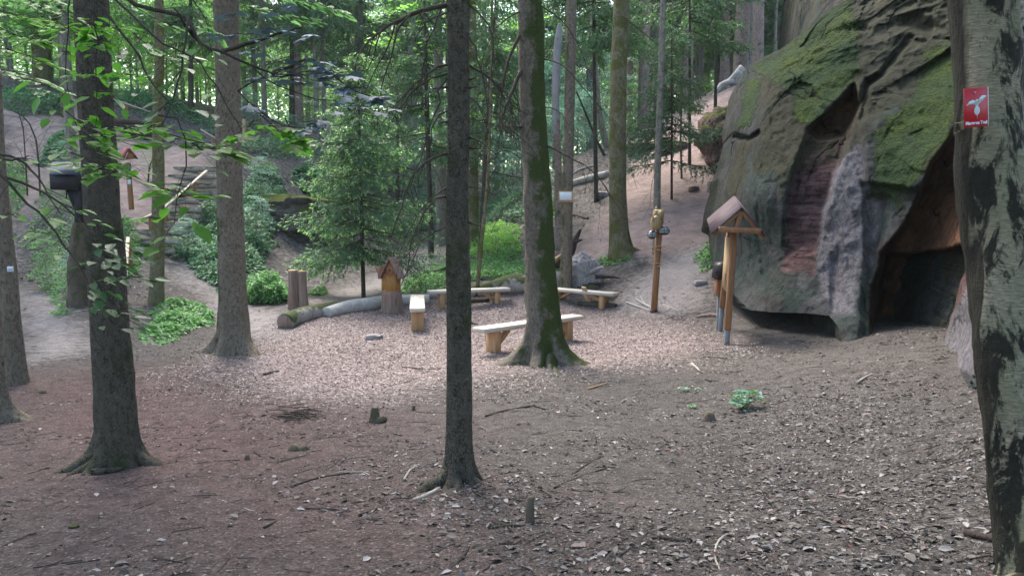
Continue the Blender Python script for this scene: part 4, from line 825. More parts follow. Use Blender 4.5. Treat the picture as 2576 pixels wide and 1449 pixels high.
KL = ['bushy green young broadleaf tree of the far understory', 'tall green young broadleaf tree of the far understory', 'low bluish green young broadleaf tree of the far understory', 'bluish green young broadleaf tree of the far understory', 'bright green young broadleaf tree of the far understory']
rr = random.Random(5)
def und(u_, Y_, k_, s_=1.0): place(LP[k_], 'broadleaf_tree', KL[k_], 'tree', XY(u_, Y_), s_ * rr.uniform(.85, 1.15), UG + ' ' + ['(green bushes)', '(tall green)', '(low bluish)', '(bluish)', '(bright green)'][k_])
for u_, Y_, k_, s_ in [(20,36,4,1.2),(70,40,4,1.3),(130,38,4,1.2),(-30,34,1,1.1),(95,47,4,1.4),(180,42,1,1.3),(300,40,4,1.1),(350,38,4,1),(270,46,4,1.3),(420,40,0,1.2),(330,52,4,1.5),(480,46,1,1.1),(450,37,4,.8),(520,40,4,1.0),(505,48,4,1.3),
    (640,48,1,1.2),(700,56,4,1.4),(650,60,0,1.5),(780,50,1,1.1),(840,58,4,1.4),(900,48,1,1.2),(960,40,0,1),(800,40,2,.6),(870,42,2,.9),(985,50,4,1.3),(1050,44,3,1),(1100,55,3,1.3),(1080,36,2,.9),(1150,48,3,1.2),(1000,60,1,1.6),
    (1120,38,2,.8),(1200,52,3,1.3),(1230,40,2,1),(1270,46,3,1.2),(1290,36,2,.8),(1330,50,3,1.3),(1380,40,3,1.0),(1400,46,3,1.2),(1440,38,2,.9),(1450,48,3,1.2),(1480,42,3,1.0),(1520,50,3,1.3),(1345,38,2,.9),(1395,35,2,.8),(1500,38,2,.7),(1580,50,0,1.0),
    (1620,58,1,1.0),(1680,62,4,1.1),(1740,55,0,.8),(1800,60,4,1.1),(1850,66,1,1),(1780,48,0,.5),(1930,52,0,.8),(1980,48,0,.8),(2060,50,4,1.0),(2120,46,1,1.0),(1700,70,1,1.4),(1600,70,1,1.4),(1900,75,4,1.4),
    (620,36,2,.6),(590,44,0,1),(560,52,4,1.3),(760,66,4,1.6),(880,70,4,1.6),(1150,70,1,1.7),(1300,66,1,1.6),(1420,66,4,1.6),(1520,66,4,1.5),(240,60,4,1.7),(120,62,4,1.7),(0,58,4,1.7),(400,60,4,1.7)]: und(u_, Y_, k_, s_)
# tall trunks with high crowns
def tall_proto(h, r0, z0, mat, cmat, seed, spruce=True, cr=2.6):
    tm = MB(); rr_ = random.Random(seed); tube(tm, [(0, 0, -.4), (rr_.uniform(-.1, .1), 0, h * .35), (rr_.uniform(-.2, .2), 0, h)], [r0 * 1.15, r0 * .85, r0 * .2], 10, step=.8, lump=.06)
    bm = tm
    for k in range(26 if spruce else 8):
        z = rr_.uniform(2, z0 + 2); az = rr_.uniform(0, 6.28); L = rr_.uniform(.5, 1.6); q = [(0, 0, z), (cos(az) * L * .5, sin(az) * L * .5, z - L * .05), (cos(az) * L, sin(az) * L, z - L * .45)]; tube(bm, q, [.02, .012, .005], 3, cap=False)
        twigs(bm, q, .006, 3, .5, .8, .005, rr_)
    a = tm.mesh('trunk'); a.materials.append(M[mat]); out = [('trunk', a)]
    cm = crown_spruce(h, cr, z0, 60, .45, tl=.34, seed=seed, droop=.6) if spruce else crown_leafy(h, cr, z0, 100, 45, .24, seed)
    c = cm.mesh('crown', smooth=False); c.materials.append(M[cmat]); out.append(('crown', c)); return out
TP = [tall_proto(22, .20, 7, 'bark_far', 'needle', 201), tall_proto(20, .14, 6, 'bark_far', 'needle', 202), tall_proto(24, .26, 9, 'bark_far_red', 'needle', 203), tall_proto(20, .16, 6, 'bark_far', 'leaf_bg', 204, False, 3.6), tall_proto(21, .20, 4.5, 'bark_olive', 'leaf_bright', 205, False, 4.0)]
TW = [.4, .28, .52, .32, .40]
TG = ['grey spruce trunks standing in the far wood', 'thin spruce trunks standing in the far wood', 'reddish spruce trunks standing in the far wood', 'slim broadleaf trees of the far wood', 'mossy broadleaf trees of the far wood']
TLb = ['grey barked spruce among the many standing in the far wood', 'thin grey spruce among the many standing in the far wood', 'reddish barked spruce among those standing in the far wood', 'slim grey broadleaf tree standing in the far wood', 'mossy olive broadleaf tree standing in the far wood']
def tall(u_, Y_, k_, s_=1.0, w=None, label=None):
    p = XY(u_, Y_); s_ = s_ if w is None else w * (Y_ / F) / TW[k_]
    r = place(TP[k_], 'spruce_tree' if k_ < 3 else 'broadleaf_tree', label or TLb[k_], 'tree', p, s_, None if label else TG[k_], sz=max(.8, min(1.1, s_))); return r
for u_, Y_, k_, w, lab in [(108,37,4,40,'thick ivy clad trunk in the top left corner of the wood'),(165,30,4,17,'mossy thin trunk on the crest left of the first trunk'),(186,24,3,24,'pale trunk half hidden behind the thick front left trunk'),
    (1038,40,0,24,'brown trunk left of the front centre trunk, in the wood'),(1068,42,1,15,'thin leaning looking trunk beside the brown trunk in the wood'),(1112,30,0,27,'dark thick trunk just left behind the front centre trunk'),(1192,28,4,24,'moss green trunk just right behind the front centre trunk'),
    (905,44,0,24,'brown trunk above the drooping spruce'),(757,40,2,20,'very dark trunk near the crest right of the second trunk'),(800,37,0,13,'grey trunk standing on the leafy crest'),(818,38,1,12,'thin twin trunk on the leafy crest'),(668,38,1,12,'thin trunk right of the second trunk'),(645,44,1,11,'thin trunk close right of the second trunk'),
    (1860,37.5,2,34,'thick reddish trunk above the exposed roots'),(1884,39,0,16,'pale trunk between the two reddish trunks above the slope'),(1906,36.5,2,26,'reddish trunk at the left shoulder of the boulder'),(1946,40,1,7,'thin stem above the left shoulder of the boulder')]: tall(u_, Y_, k_, w=w, label=lab)
for n_ in range(175):
    Y_ = rr.uniform(42, 95); u_ = rr.uniform(-250, 2150) if n_ < 105 else rr.uniform(1560, 2100)
    if u_ > 1540: k_ = rr.choice([0, 1, 1, 2, 2]); 
    elif u_ < 560: k_ = rr.choice([3, 4, 4, 0, 3])
    else: k_ = rr.choice([0, 1, 1, 0, 2, 3])
    tall(u_, Y_, k_, rr.uniform(.75, 1.15))
# the wood closes behind: one mass of distant foliage
m = MB(); n_ = 330000; az = rng.uniform(-.95, .95, n_); Yd = rng.uniform(98, 125, n_); x = np.sin(az) * Yd * 1.15; y = np.cos(az) * Yd * 1.0 + 8
zz = rng.uniform(0, 1, n_) ** .8 * 24 + 2; c = np.stack([x, y, zz], -1); kk = fbm(c * np.array([.16, .16, .13]), 3, 91) + .22 + .02 * (14 - zz) > 0; c = c[kk]; n_ = len(c)
th = rng.random(n_) * 6.28; quads(m, c, np.stack([np.cos(th), np.sin(th), rng.normal(0, .4, n_)], -1), rng.normal(0, .8, (n_, 3)) + [0, -.6, .6], rng.uniform(.35, .8, n_), .4)
o = m.build('distant_wood', M['leaf_bg'], smooth=False); o['kind'] = 'stuff'
# trees behind and beside the photographer: the dark canopy over the foreground
CL = ['spruce behind the viewpoint shading the foreground', 'tall tree outside the view on the left shading the foreground', 'tall tree outside the view on the right shading the boulder']
for x_, y_, k_, s_ in [(-5.5, -2, 3, .8), (3.2, -3.5, 3, .8), (-2, -6, 0, .9), (7, -1, 0, .9), (9.5, 4, 3, .8), (-8, 6, 3, .8), (12, 18, 4, 1), (14, 10, 0, 1), (-11, 12, 0, .9), (1.0, -1.2, 1, .8), (-13, 20, 3, 1), (6.8,3.2,1,.9), (-5,1,0,.8)]:
    place(TP[k_], 'broadleaf_tree' if k_ > 2 else 'spruce_tree', 'tall tree standing just outside the picture around the viewpoint', 'tree', (x_, y_, H1(x_, y_)), s_, 'trees outside the picture around the viewpoint')

# ================================================================== LOW GREEN
def patch(name, label, poly_px, n, hmin, hmax, ls, mat, kind=None, seed=0, tiers=True, cat='plants', wp=None, wy=None):
    poly = gpoly(poly_px) if wp is None else wp; a = np.array(poly); r = np.random.default_rng(seed); k = int(n)
    x = r.uniform(a[:, 0].min(), a[:, 0].max(), k * 3); y = r.uniform(a[:, 1].min(), a[:, 1].max(), k * 3); s = sdist(x, y, poly); q = (s + .35 * fbm(np.stack([x * 1.5, y * 1.5, x * 0], -1), 3, seed) > 0); x, y, s = x[q][:k], y[q][:k], s[q][:k]
    hh = (hmin + (hmax - hmin) * np.clip(.5 + .9 * fbm(np.stack([x * 1.7, y * 1.7, 0 * x], -1), 3, seed + 2), 0, 1)) * np.clip(s / .4 + .3, .25, 1); z = H(x, y) + hh * r.random(len(x)) ** .45
    c = np.stack([x, y, z], -1); th = r.random(len(x)) * 6.28; m = MB()
    leaves6(m, c, np.stack([np.cos(th), np.sin(th), r.normal(-.25, .3, len(x))], -1), np.stack([r.normal(0, .4, len(x)), r.normal(-.15, .4, len(x)), np.ones(len(x))], -1), ls * r.uniform(.5, 1.3, len(x)), ls * .6)
    b = c.mean(0); o = m.build(name, M[mat], loc=b if kind is None else None, smooth=False)
    if kind: o['kind'] = kind
    else: tag(o, label, cat)
    return o
patch('shrub', 'dense bright green nettle bush left of the split stump', [(618,765),(615,735),(720,730),(728,765)], 3400, .15, .95, .095, 'herb', seed=1, cat='bush')
patch('shrub', 'small green bush behind the split stump', [(770,742),(800,725),(822,735),(812,745)], 500, .1, .3, .08, 'herb', seed=2, cat='bush')
patch('ground_cover', 'g', [(345,860),(420,760),(500,765),(555,800),(500,830),(400,870)], 7000, .05, .3, .085, 'herb', 'stuff', 3)
patch('ground_cover', 'g', [(1000,745),(1010,715),(1100,680),(1200,655),(1300,625),(1330,700),(1180,712),(1080,742)], 9000, .05, .32, .09, 'herb', 'stuff', 4)
patch('ground_cover', 'g', [(1170,650),(1190,590),(1260,560),(1310,580),(1310,640),(1240,655)], 3600, .1, .5, .10, 'leaf_bright', 'stuff', 5)
patch('ground_cover', 'g', [(425,640),(440,560),(480,550),(530,530),(600,500),(690,560),(660,690),(560,740),(500,690)], 13000, .1, .7, .10, 'herb_dark', 'stuff', 6)
patch('ground_cover', 'g', [(600,470),(640,420),(700,430),(720,500),(690,600),(640,640),(600,600)], 6000, .1, .5, .11, 'herb_dark', 'stuff', 7)
patch('ground_cover', 'g', [(740,430),(830,430),(860,480),(800,520),(750,470)], 2500, .1, .6, .12, 'herb_dark', 'stuff', 8)
patch('ground_cover', 'g', [(60,620),(90,520),(150,420),(205,380),(225,600),(210,760),(150,800),(110,740)], 4200, .05, .6, .10, 'herb', 'stuff', 9)
patch('ground_cover', 'g', [(100,420),(120,360),(180,330),(200,400)], 1800, .1, .6, .11, 'herb_dark', 'stuff', 10)
patch('ground_cover', 'g', [(1500,660),(1540,640),(1590,650),(1560,665)], 500, .05, .3, .08, 'herb', 'stuff', 11)
patch('ground_cover', 'g', [(1370,610),(1420,590),(1420,620),(1380,640)], 500, .05, .4, .09, 'herb', 'stuff', 12)
patch('ground_cover', 'g', [(1755,690),(1770,610),(1790,600),(1800,680)], 350, .05, .35, .09, 'herb', 'stuff', 13)
patch('ground_cover', 'g', [(1100,560),(1180,540),(1290,500),(1330,560),(1250,570),(1150,580)], 4500, .1, .7, .13, 'herb_dark', 'stuff', 14)
patch('ground_cover', 'g', [(950,560),(1080,540),(1100,560),(1060,590),(960,600)], 3000, .1, .8, .13, 'herb_dark', 'stuff', 15)
patch('ground_cover', 'g', [(280,620),(300,560),(340,560),(370,640),(330,700)], 1200, .05, .4, .09, 'herb', 'stuff', 16)
patch('ground_cover', 'g', [(285,268),(420,295),(540,345),(545,320),(430,262),(300,240)], 4200, .1, .8, .12, 'herb_dark', 'stuff', 17)
patch('ground_cover', 'g', [(0,270),(0,235),(160,250),(180,290),(90,300)], 3200, .1, .6, .12, 'herb_dark', 'stuff', 18)
patch('ground_cover', 'g', [(600,395),(760,395),(900,400),(900,380),(600,380)], 4200, .1, .7, .12, 'herb_dark', 'stuff', 19)
patch('ground_cover', 'g', [(0,430),(60,400),(80,480),(40,560),(0,560)], 1500, .05, .4, .09, 'herb', 'stuff', 20)
patch('ground_cover', 'g', [(1370,520),(1420,480),(1440,540),(1400,570)], 900, .05, .4, .10, 'herb', 'stuff', 21)
# small plants in the foreground soil
def tuft(label, u_, v_, n, r_, h_, ls, mats, name='seedling'):
    b = on(u_, v_); root = thing(name, label, 'plant', b); sm = MB(); m1 = MB(); m2 = MB()
    for k in range(n):
        a = rr.uniform(0, 6.28); d = r_ * rr.random() ** .5; p = b + np.array([cos(a) * d, sin(a) * d, h_ * rr.uniform(.4, 1)]); tube(sm, [b + [cos(a) * .01, sin(a) * .01, -.01], (b + p) / 2 + [0, 0, .01], p], [.002, .0015, .001], 4)
        for q in range(3):
            t = rr.uniform(0, 6.28); mm = m1 if rr.random() < .7 else m2; leaves6(mm, p[None], np.array([[cos(t), sin(t), rr.uniform(-.2, .3)]]), np.array([[rr.gauss(0, .3), rr.gauss(0, .3), 1]]), np.array([ls * rr.uniform(.7, 1.2)]), ls * .62)
    sm.build('stem', M['herb_dark'], root); m1.build('leaves', M[mats[0]], root, smooth=False)
    if m2.v: m2.build('dark_leaves', M[mats[1]], root, smooth=False)
tuft('small leafy seedling clump growing on the bare soil at the right', 1872, 1030, 22, .16, .17, .075, ('leaf_teal', 'leaf_near'))
tuft('flat pale seedling left of the leafy clump', 1738, 985, 6, .12, .05, .05, ('leaf_teal', 'leaf_near'))
tuft('tiny seedling beside the jagged little stump', 1735, 1030, 5, .07, .05, .04, ('leaf_near', 'leaf_teal'))
tuft('small low plant in front of the snag trunk', 700, 755, 3, .1, .1, .06, ('herb', 'herb_dark'))
# saplings on the left bank
for u_, Y_, k_, s_, lab in [(120, 19, 0, .22, 'small bright sapling on the bank left of the first trunk'), (185, 18, 2, .26, 'low bluish sapling close left of the first trunk'), (165, 25, 2, .34, 'bluish sapling behind the black roofed box'), (475, 22, 2, .28, 'low sapling in the ferns left of the second trunk'), (645, 24, 2, .38, 'bluish sapling on the bank right of the second trunk'), (660, 27, 2, .42, 'sapling on the upper bank right of the second trunk'), (840, 31, 2, .5, 'leafy bush at the right end of the crest'), (1050, 32, 3, .35, 'low leafy bush beside the far path'), (1395, 29, 2, .35, 'leafy bush behind the dead snag'), (1300, 33, 2, .5, 'bluish bush left behind the mossy spruce'), (1470, 34, 3, .4, 'bluish bush above the fallen log'), (390, 26, 0, .22, 'small sapling in front of the stair bank'), (285, 33, 0, .35, 'small tree on the crest beside the stone wall'),(740,36,2,.4,'dark small bush on the crest behind the ledge')]:
    place(LP[k_], 'sapling', lab, 'sapling', XY(u_, Y_), s_)

# ================================================================== OVERHANGING BRANCHES
def leafy_branch(label, lines, Y0, Y1, r0, nleaf, L, mat, seed, lift=0, dens_from=.2, kind='leaf', base=None, extra=()):
    r = np.random.default_rng(seed); rr_ = random.Random(seed); base = P(lines[0][0][0], lines[0][0][1], Y0); root = thing('leafy_branch', label, 'branch', base); bm = MB(); C = []; Dv = []
    for pl in lines:
        p = px_branch(pl, Y0, Y1); p, rad = resample(p, np.linspace(r0, r0 * .25, len(p)), .05); p = p + r.normal(0, .003, p.shape); tube(bm, p, rad, 5)
        if nleaf:
            for _ in range(nleaf):
                k = int(rr_.uniform(dens_from, 1) * (len(p) - 1)); k = min(k, len(p) - 2); d = unit(p[k + 1] - p[k]); s = unit(np.cross(d, [0, 0, 1])) * rr_.choice((-1, 1)); off = rr_.uniform(.02, .16); e = p[k] + (s * .8 + d * .6) * off + np.array([0, 0, -off * .2])
                tube(bm, [p[k], (p[k] + e) / 2 + [0, 0, .008], e], [r0 * .22, r0 * .18, .0008], 3, cap=False); C.append(e); Dv.append(unit(s * .7 + d + r.normal(0, .25, 3)))
    for (cu, cv, cY, n, w) in extra:
        cc_ = P(cu, cv, cY)
        for _ in range(n): C.append(P(cu + rr_.gauss(0, w), cv + rr_.gauss(0, w * .22), cY + rr_.uniform(-.1, .1))); Dv.append(unit(C[-1] - cc_ + np.array([rr_.gauss(0, .02), rr_.gauss(0, .02), 0]))); tube(bm, [cc_, (cc_ + C[-1]) / 2 + [0, 0, .006], C[-1]], [.0016, .0012, .0008], 3, cap=False)
    bm.build('stem', M['twig'], root)
    if C:
        C = np.array(C); Dv = unit(np.array(Dv)); Dv[:, 2] = Dv[:, 2] * .3 - .08; n = len(C); Nv = np.stack([r.normal(0, .2, n), r.normal(-.12, .2, n), np.ones(n)], -1); m = MB(); LL = L * r.uniform(.6, 1.15, n)
        if kind == 'maple': maple(m, C, Dv, Nv, LL)
        else: leaves6(m, C, Dv, Nv, LL, LL * .62, .15, .12)
        m.build('leaves', M[mat], root, smooth=False)
    return root
leafy_branch('long dark branch crossing the upper left in front of the second trunk', [[(300,-30),(340,12),(469,46),(505,110),(555,132),(622,160),(686,185),(745,190)],[(555,132),(620,110),(700,85),(760,70)],[(686,185),(740,160),(790,150)],[(505,110),(470,70),(440,20)]], 3.6, 3.3, .011, 0, .07, 'leaf_near', 1)
leafy_branch('branch with large green leaves hanging from the top left corner', [[(270,-20),(355,60),(410,110),(505,160),(560,250),(610,330)],[(231,-10),(331,114),(377,199),(427,260),(445,285)],[(473,46),(462,142),(437,249),(402,327)]], 3.2, 3.0, .006, 9, .075, 'leaf_near_dark', 2)
leafy_branch('thin vertical twig with green leaves in front of the first trunk', [[(238,-10),(242,142),(241,240),(240,325)],[(178,-10),(170,80),(165,180),(180,260)],[(242,60),(225,58),(200,70)]], 2.9, 2.9, .0035, 16, .066, 'leaf_near', 3, extra=[(228,52,2.9,3,14),(262,70,2.9,5,16),(232,118,2.9,7,24),(215,188,2.9,9,18),(250,232,2.9,6,24),(300,75,3,6,20),(330,190,3,8,26)])
leafy_branch('bright green beech twigs spreading across the first trunk', [[(150,270),(190,300),(235,330),(300,352),(360,345)],[(190,300),(215,370),(260,400),(330,418)],[(180,385),(230,405),(285,430),(320,455)],[(240,330),(300,318),(350,325),(420,318)]], 3.0, 2.9, .003, 19, .068, 'leaf_near', 4, dens_from=.15, extra=[(255,425,2.95,10,32),(300,440,2.95,9,26),(215,310,2.95,8,26),(270,345,2.95,9,40)])
leafy_branch('hanging twig with broad green leaves left of the second trunk', [[(400,290),(444,299),(469,355),(465,416),(448,498),(440,560),(410,590)],[(469,355),(500,370),(550,375),(590,383)],[(448,498),(470,470),(482,450)],[(380,330),(420,340),(470,350),(520,360)]], 3.1, 3.0, .004, 11, .09, 'leaf_near', 5, extra=[(385,320,3.05,6,20),(420,355,3.05,7,32),(540,372,3.05,9,26),(430,480,3.05,7,22),(395,550,3.05,6,28),(590,345,3.05,3,10)])
leafy_branch('dark diagonal branch running down the lower left', [[(-40,425),(0,443),(71,514),(142,585),(178,640),(217,700),(235,760)],[(7,446),(107,482),(178,532),(230,590)],[(-20,380),(60,410),(110,470),(150,540)],[(-20,395),(30,400),(70,398)]], 3.2, 3.0, .007, 5, .06, 'leaf_near', 6, extra=[(30,540,3.1,4,24),(85,590,3.1,6,20),(5,400,3.1,3,12),(120,380,3.1,3,20)])
leafy_branch('dull green leaves hanging before the lower part of the first trunk', [[(217,600),(260,640),(300,670),(340,700)],[(230,690),(270,750),(320,790)],[(235,580),(280,600),(330,640)],[(240,770),(300,790),(370,830),(420,850)]], 3.0, 3.0, .003, 14, .06, 'leaf_near_dark', 7, dens_from=.05, extra=[(270,660,3,12,36),(310,700,3,10,30),(300,780,3,8,40)])
leafy_branch('maple leaves with painted bluish sky sheen spread across the upper middle', [[(601,228),(655,200),(720,190),(800,180),(850,195)],[(601,228),(655,285),(718,320),(800,318)],[(700,200),(780,150)],[(850,195),(900,235),(975,246)],[(620,160),(700,215),(800,250),(900,262)]], 3.3, 3.2, .0035, 8, .08, 'leaf_maple_sky', 8, kind='maple',
    extra=[(610,88,3.3,5,20),(690,76,3.3,5,24),(812,160,3.25,5,18),(850,185,3.2,6,22),(905,222,3.2,5,20),(960,244,3.2,5,14),(800,205,3.25,5,26),(720,195,3.3,4,26),(640,280,3.3,2,8),(770,308,3.25,4,22),(820,318,3.25,4,24),(590,40,3.3,4,26),(720,15,3.3,4,30),(560,90,3.3,3,14),(760,90,3.3,3,20),(655,130,3.3,3,20)])
leafy_branch('dark green maple leaves below the bluish ones', [[(655,285),(700,330),(750,345)],[(718,300),(740,340)],[(640,300),(620,330)]], 3.3, 3.3, .003, 4, .08, 'leaf_near', 9, kind='maple', extra=[(745,352,3.3,3,10),(725,320,3.3,3,10),(585,352,3.3,2,5),(680,318,3.3,3,10),(830,320,3.3,2,8)])
leafy_branch('green leafy twigs filling the upper left corner', [[(-40,20),(60,40),(150,60),(180,90)],[(-40,120),(40,130),(110,160)],[(-20,60),(40,90),(110,100)]], 5, 4.8, .004, 60, .085, 'leaf_bright', 10)
leafy_branch('second layer of green twigs in the upper left corner', [[(-60,170),(30,180),(90,200),(130,230)],[(-40,-10),(50,-5),(120,20),(170,15)],[(100,-20),(150,20),(190,70)]], 6.5, 6.2, .005, 60, .10, 'leaf_bg', 12)
leafy_branch('leafy twigs hanging high right of the second trunk', [[(600,-30),(650,20),(720,40),(800,50)],[(640,-20),(760,0),(860,30)]], 8, 8, .006, 60, .11, 'leaf_bg', 13)
leafy_branch('green twigs high between the first and second trunk', [[(290,-20),(360,30),(420,60),(520,70)],[(330,80),(390,130),(450,150)],[(480,-10),(520,60),(530,130)]], 5.5, 5.5, .004, 22, .085, 'leaf_bg', 11)
for k, (cu, cv, n_, w_) in enumerate([(60, 690, 5, 12), (460, 230, 10, 20)]): pass

# ================================================================== BENCHES AND WOODWORK
ZB = -2.0
def bench(label, a, b, wd=.30, legpos=(.32, .32)):
    pa = plane(*a, ZB); pb = plane(*b, ZB); d = pb - pa; L = np.linalg.norm(d); rz = math.atan2(d[1], d[0]); c = (pa + pb) / 2; zg = H1(c[0], c[1]) ; c[2] = zg
    root = thing('bench', label, 'bench', c, rz, 'pale wooden benches round the wood chip circle'); top = ZB - zg
    m = MB(); box(m, (0, 0, top - .035), (L, wd, .075), bev=.008); m.build('seat', M['bench_top'], root, local=True)
    for s in (-1, 1):
        x = s * (L / 2 - legpos[0 if s < 0 else 1]); m = MB(); box(m, (x, 0, (top - .073) / 2 - .075), (.13, wd * .82, top - .073 + .15), bev=.006); m.build('leg', M['bench_leg'], root, local=True)
        m = MB(); beam(m, (x - s * .06, 0, .09 + .02), (x - s * .33, 0, top - .085), .09, .07); m.build('brace', M['bench_leg'], root, local=True)
    return root
bench('nearest wooden bench, partly hidden behind the mossy spruce', (1204, 826), (1454, 792)); bench('wooden bench seen end on, right of the carved stump house', (1050, 776), (1050, 742))
bench('rear wooden bench behind the front centre trunk', (1077, 731), (1280, 724)); bench('right rear wooden bench beside the notice trunk', (1380, 723), (1549, 737))
# carved stump house
def local_thing(name, label, cat, u_, v_, rz=0, Y=None, z=None):
    p = on(u_, v_) if Y is None else XY(u_, Y, z); return thing(name, label, cat, p, rz), p
hs, p = local_thing('carved_stump', 'stump carved into a little house with shingled roof, left of the end on bench', 'carving', 987, 786, R(-14)); k = 1.0
sY = p[1] / 17.0
m = MB(); tube(m, [(0, 0, -.15), (0, 0, 0), (0, 0, .12), (0, 0, .42)], [.28, .27, .245, .225], 40, step=.05, lump=.10, lscale=5, seed=3); m.build('stump_base', M['split'], hs, local=True)
m = MB(); tube(m, [(0, 0, .40), (0, 0, .44), (0, 0, .47)], [.228, .215, .17], 24, lump=.05); m.build('cut_ledge', M['carved_red'], hs, local=True)
m = MB(); box(m, (.02, 0, .60), (.29, .30, .33), bev=.02); box(m, (-.17, .02, .58), (.12, .22, .30), bev=.02); m.build('house_body', M['carved'], hs, local=True)
m = MB(); 
for a in range(20): t = a * pi * 2 / 20; t2 = (a + 1) * pi * 2 / 20; tube(m, [(.05 + .055 * cos(t), -.155, .63 + .055 * sin(t)), (.05 + .055 * cos(t2), -.155, .63 + .055 * sin(t2))], .007, 5)
tube(m, [(.03, -.155, .63), (.07, -.155, .63)], .014, 6); m.build('round_carving', M['knob'], hs, local=True)
m = MB(); prism(m, [(-.14, .76), (.19, .76), (.025, 1.06)], -.16, .16); m.build('gable', M['carved_red'], hs, local=True, smooth=False)
m = MB(); box(m, (.02, -.165, .765), (.36, .03, .03)); m.build('eave_board', M['carved_red'], hs, local=True); m = MB(); tube(m, [(.025, -.165, .86), (.025, -.175, .86)], .02, 8); m.build('window', M['blackwood'], hs, local=True)
m = MB()
for s, x1 in ((-1, -.22), (1, .24)):
    for q in range(6):
        t0 = q / 6; xa = .025 + (x1 - .025) * t0; za = 1.10 - .40 * t0; xb = .025 + (x1 - .025) * (t0 + .20); zb = 1.10 - .40 * (t0 + .20)
        beam(m, (xa, 0, za + .012), (xb, 0, zb), .44, .022)
m.build('roof', M['split'], hs, local=True)
m = MB(); tube(m, [(-.26, -.02, .68), (-.27, -.02, .92)], [.07, .085], 10, lump=.08); m.build('side_turret', M['carved_red'], hs, local=True)
m = MB(); tube(m, [(.19, -.17, .78), (.22, -.19, .76), (.235, -.17, .60)], [.014, .016, .008], 6); m.build('rope', M['deadwood'], hs, local=True); hs.scale = (1, 1, 1.16)
# split stump
ss, p = local_thing('split_stump', 'tall cut stump split down the middle at the left end of the log', 'stump', 750, 778, 0)
for (dx, w_, h_, lab) in ((-.10, .125, .90, 0), (.13, .10, .88, 1)):
    m = MB(); tube(m, [(dx * 1.05, 0, -.15), (dx, 0, .1), (dx * .85, .0, h_ * .6), (dx * .85, 0, h_)], [w_ * 1.25, w_ * 1.1, w_, w_ * .98], 26, step=.06, lump=.16, lscale=4, seed=5 + lab); m.build('half_stump', M['split'], ss, local=True)
    m = MB(); tube(m, [(dx * .85, 0, h_), (dx * .85, 0, h_ + .012)], [w_ * .95, w_ * .9], 20, lump=.1, lscale=4, seed=5 + lab); m.build('cut_top', M['bench_leg'], ss, local=True)
# logs
def log(name, label, pl, rads, mat, cat='log', dz=.6, end=None, lump_=.09, seed=0, pts_=None):
    q = []
    for (u_, v_), r_ in zip(pl, rads): p = G(u_, v_); p[2] += r_ * dz; q.append(p)
    base = q[0]; root = thing(name, label, cat, base); m = MB(); tube(m, q, rads, 22, step=.12, lump=lump_, lscale=3, seed=seed); m.build('log_body', M[mat], root)
    if end:
        d = unit(q[0] - q[1]); m = MB(); tube(m, [q[0] - d * .02, q[0] + d * .015], [rads[0] * .93, rads[0] * .9], 20, lump=lump_, lscale=3, seed=seed); m.build('cut_end', M[end], root)
    return root, q
log('fallen_log', 'long weathered log edging the wood chips on the left', [(716,826),(760,806),(820,790),(880,778)], [.19,.18,.16,.12], 'logwood', end='split', seed=4)
log('peeled_log', 'pale barkless log between the weathered log and the stump house', [(820,797),(880,784),(940,776),(985,768),(1080,762)], [.13,.17,.17,.16,.13], 'pale_log', seed=6, lump_=.05)
log('fallen_tree', 'large grooved fallen trunk lying behind the benches', [(1020,758),(1120,748),(1200,742),(1300,728),(1360,722),(1460,716)], [.09,.12,.17,.25,.30,.30], 'logwood', seed=8, lump_=.28, dz=.55)
log('fallen_branch', 'dark low log lying under the rear bench', [(1110,764),(1180,762),(1230,760)], [.05,.07,.06], 'deadwood', seed=9)
log('fallen_branch', 'dark short log under the right rear bench', [(1455,768),(1500,772),(1550,773)], [.06,.09,.05], 'deadwood', seed=10)
log('fallen_log', 'pale log lying on the bank above the notice', [(1430,468),(1480,455),(1530,443)], [.11,.13,.13], 'pale_log', seed=11)
log('fallen_log', 'thin pale log crossing above the bank log', [(1420,455),(1460,430),(1500,418)], [.04,.06,.05], 'greywood', seed=12)
log('fallen_branch', 'dark dead branch on the slope behind the notice trunk', [(1380,548),(1430,545),(1480,552)], [.05,.08,.03], 'deadwood', seed=13)
log('fallen_branch', 'reddish rotten branch on the ground left of the board', [(1752,800),(1790,797),(1820,800)], [.03,.05,.03], 'split', seed=14)
# root plate with broken limb
rp, p = local_thing('root_plate', 'grey upturned root plate at the right end of the fallen trunk', 'roots', 1473, 722)
m = MB(); 
for k_, (x_, z_, sx, sz_) in enumerate([(-.28, .42, .34, .85), (-.05, .46, .36, .95), (.2, .36, .36, .78), (.38, .26, .22, .5), (0, .2, .8, .4)]): lump(m, (x_, .12 + .04 * (k_ % 2), z_), (sx, .45, sz_), 12 + k_, 30, .7, .7, .35); 
for k_ in range(7):
    a_ = k_ / 7 * 3.0 + .1 + rr.uniform(-.15, .15); L_ = rr.uniform(.36, .5); el = rr.uniform(-.25, .25); e_ = np.array([cos(a_) * L_, -.15 + el, max(.02, .42 + sin(a_) * L_ * .95)]); c_ = np.array([0, .15, .42]); tube(m, [c_, (c_ + e_) / 2 + np.array([rr.uniform(-.06, .06), -.1, rr.uniform(-.05, .05)]), e_, e_ + (e_ - c_) * .12 + [0, -.05, -.03]], [.10, .08, .04, .012], 9, step=.05, lump=.4, lscale=7, seed=k_)
m.build('root_mass', M['greywood'], rp, local=True); rp.scale = (.9, .8, .8)
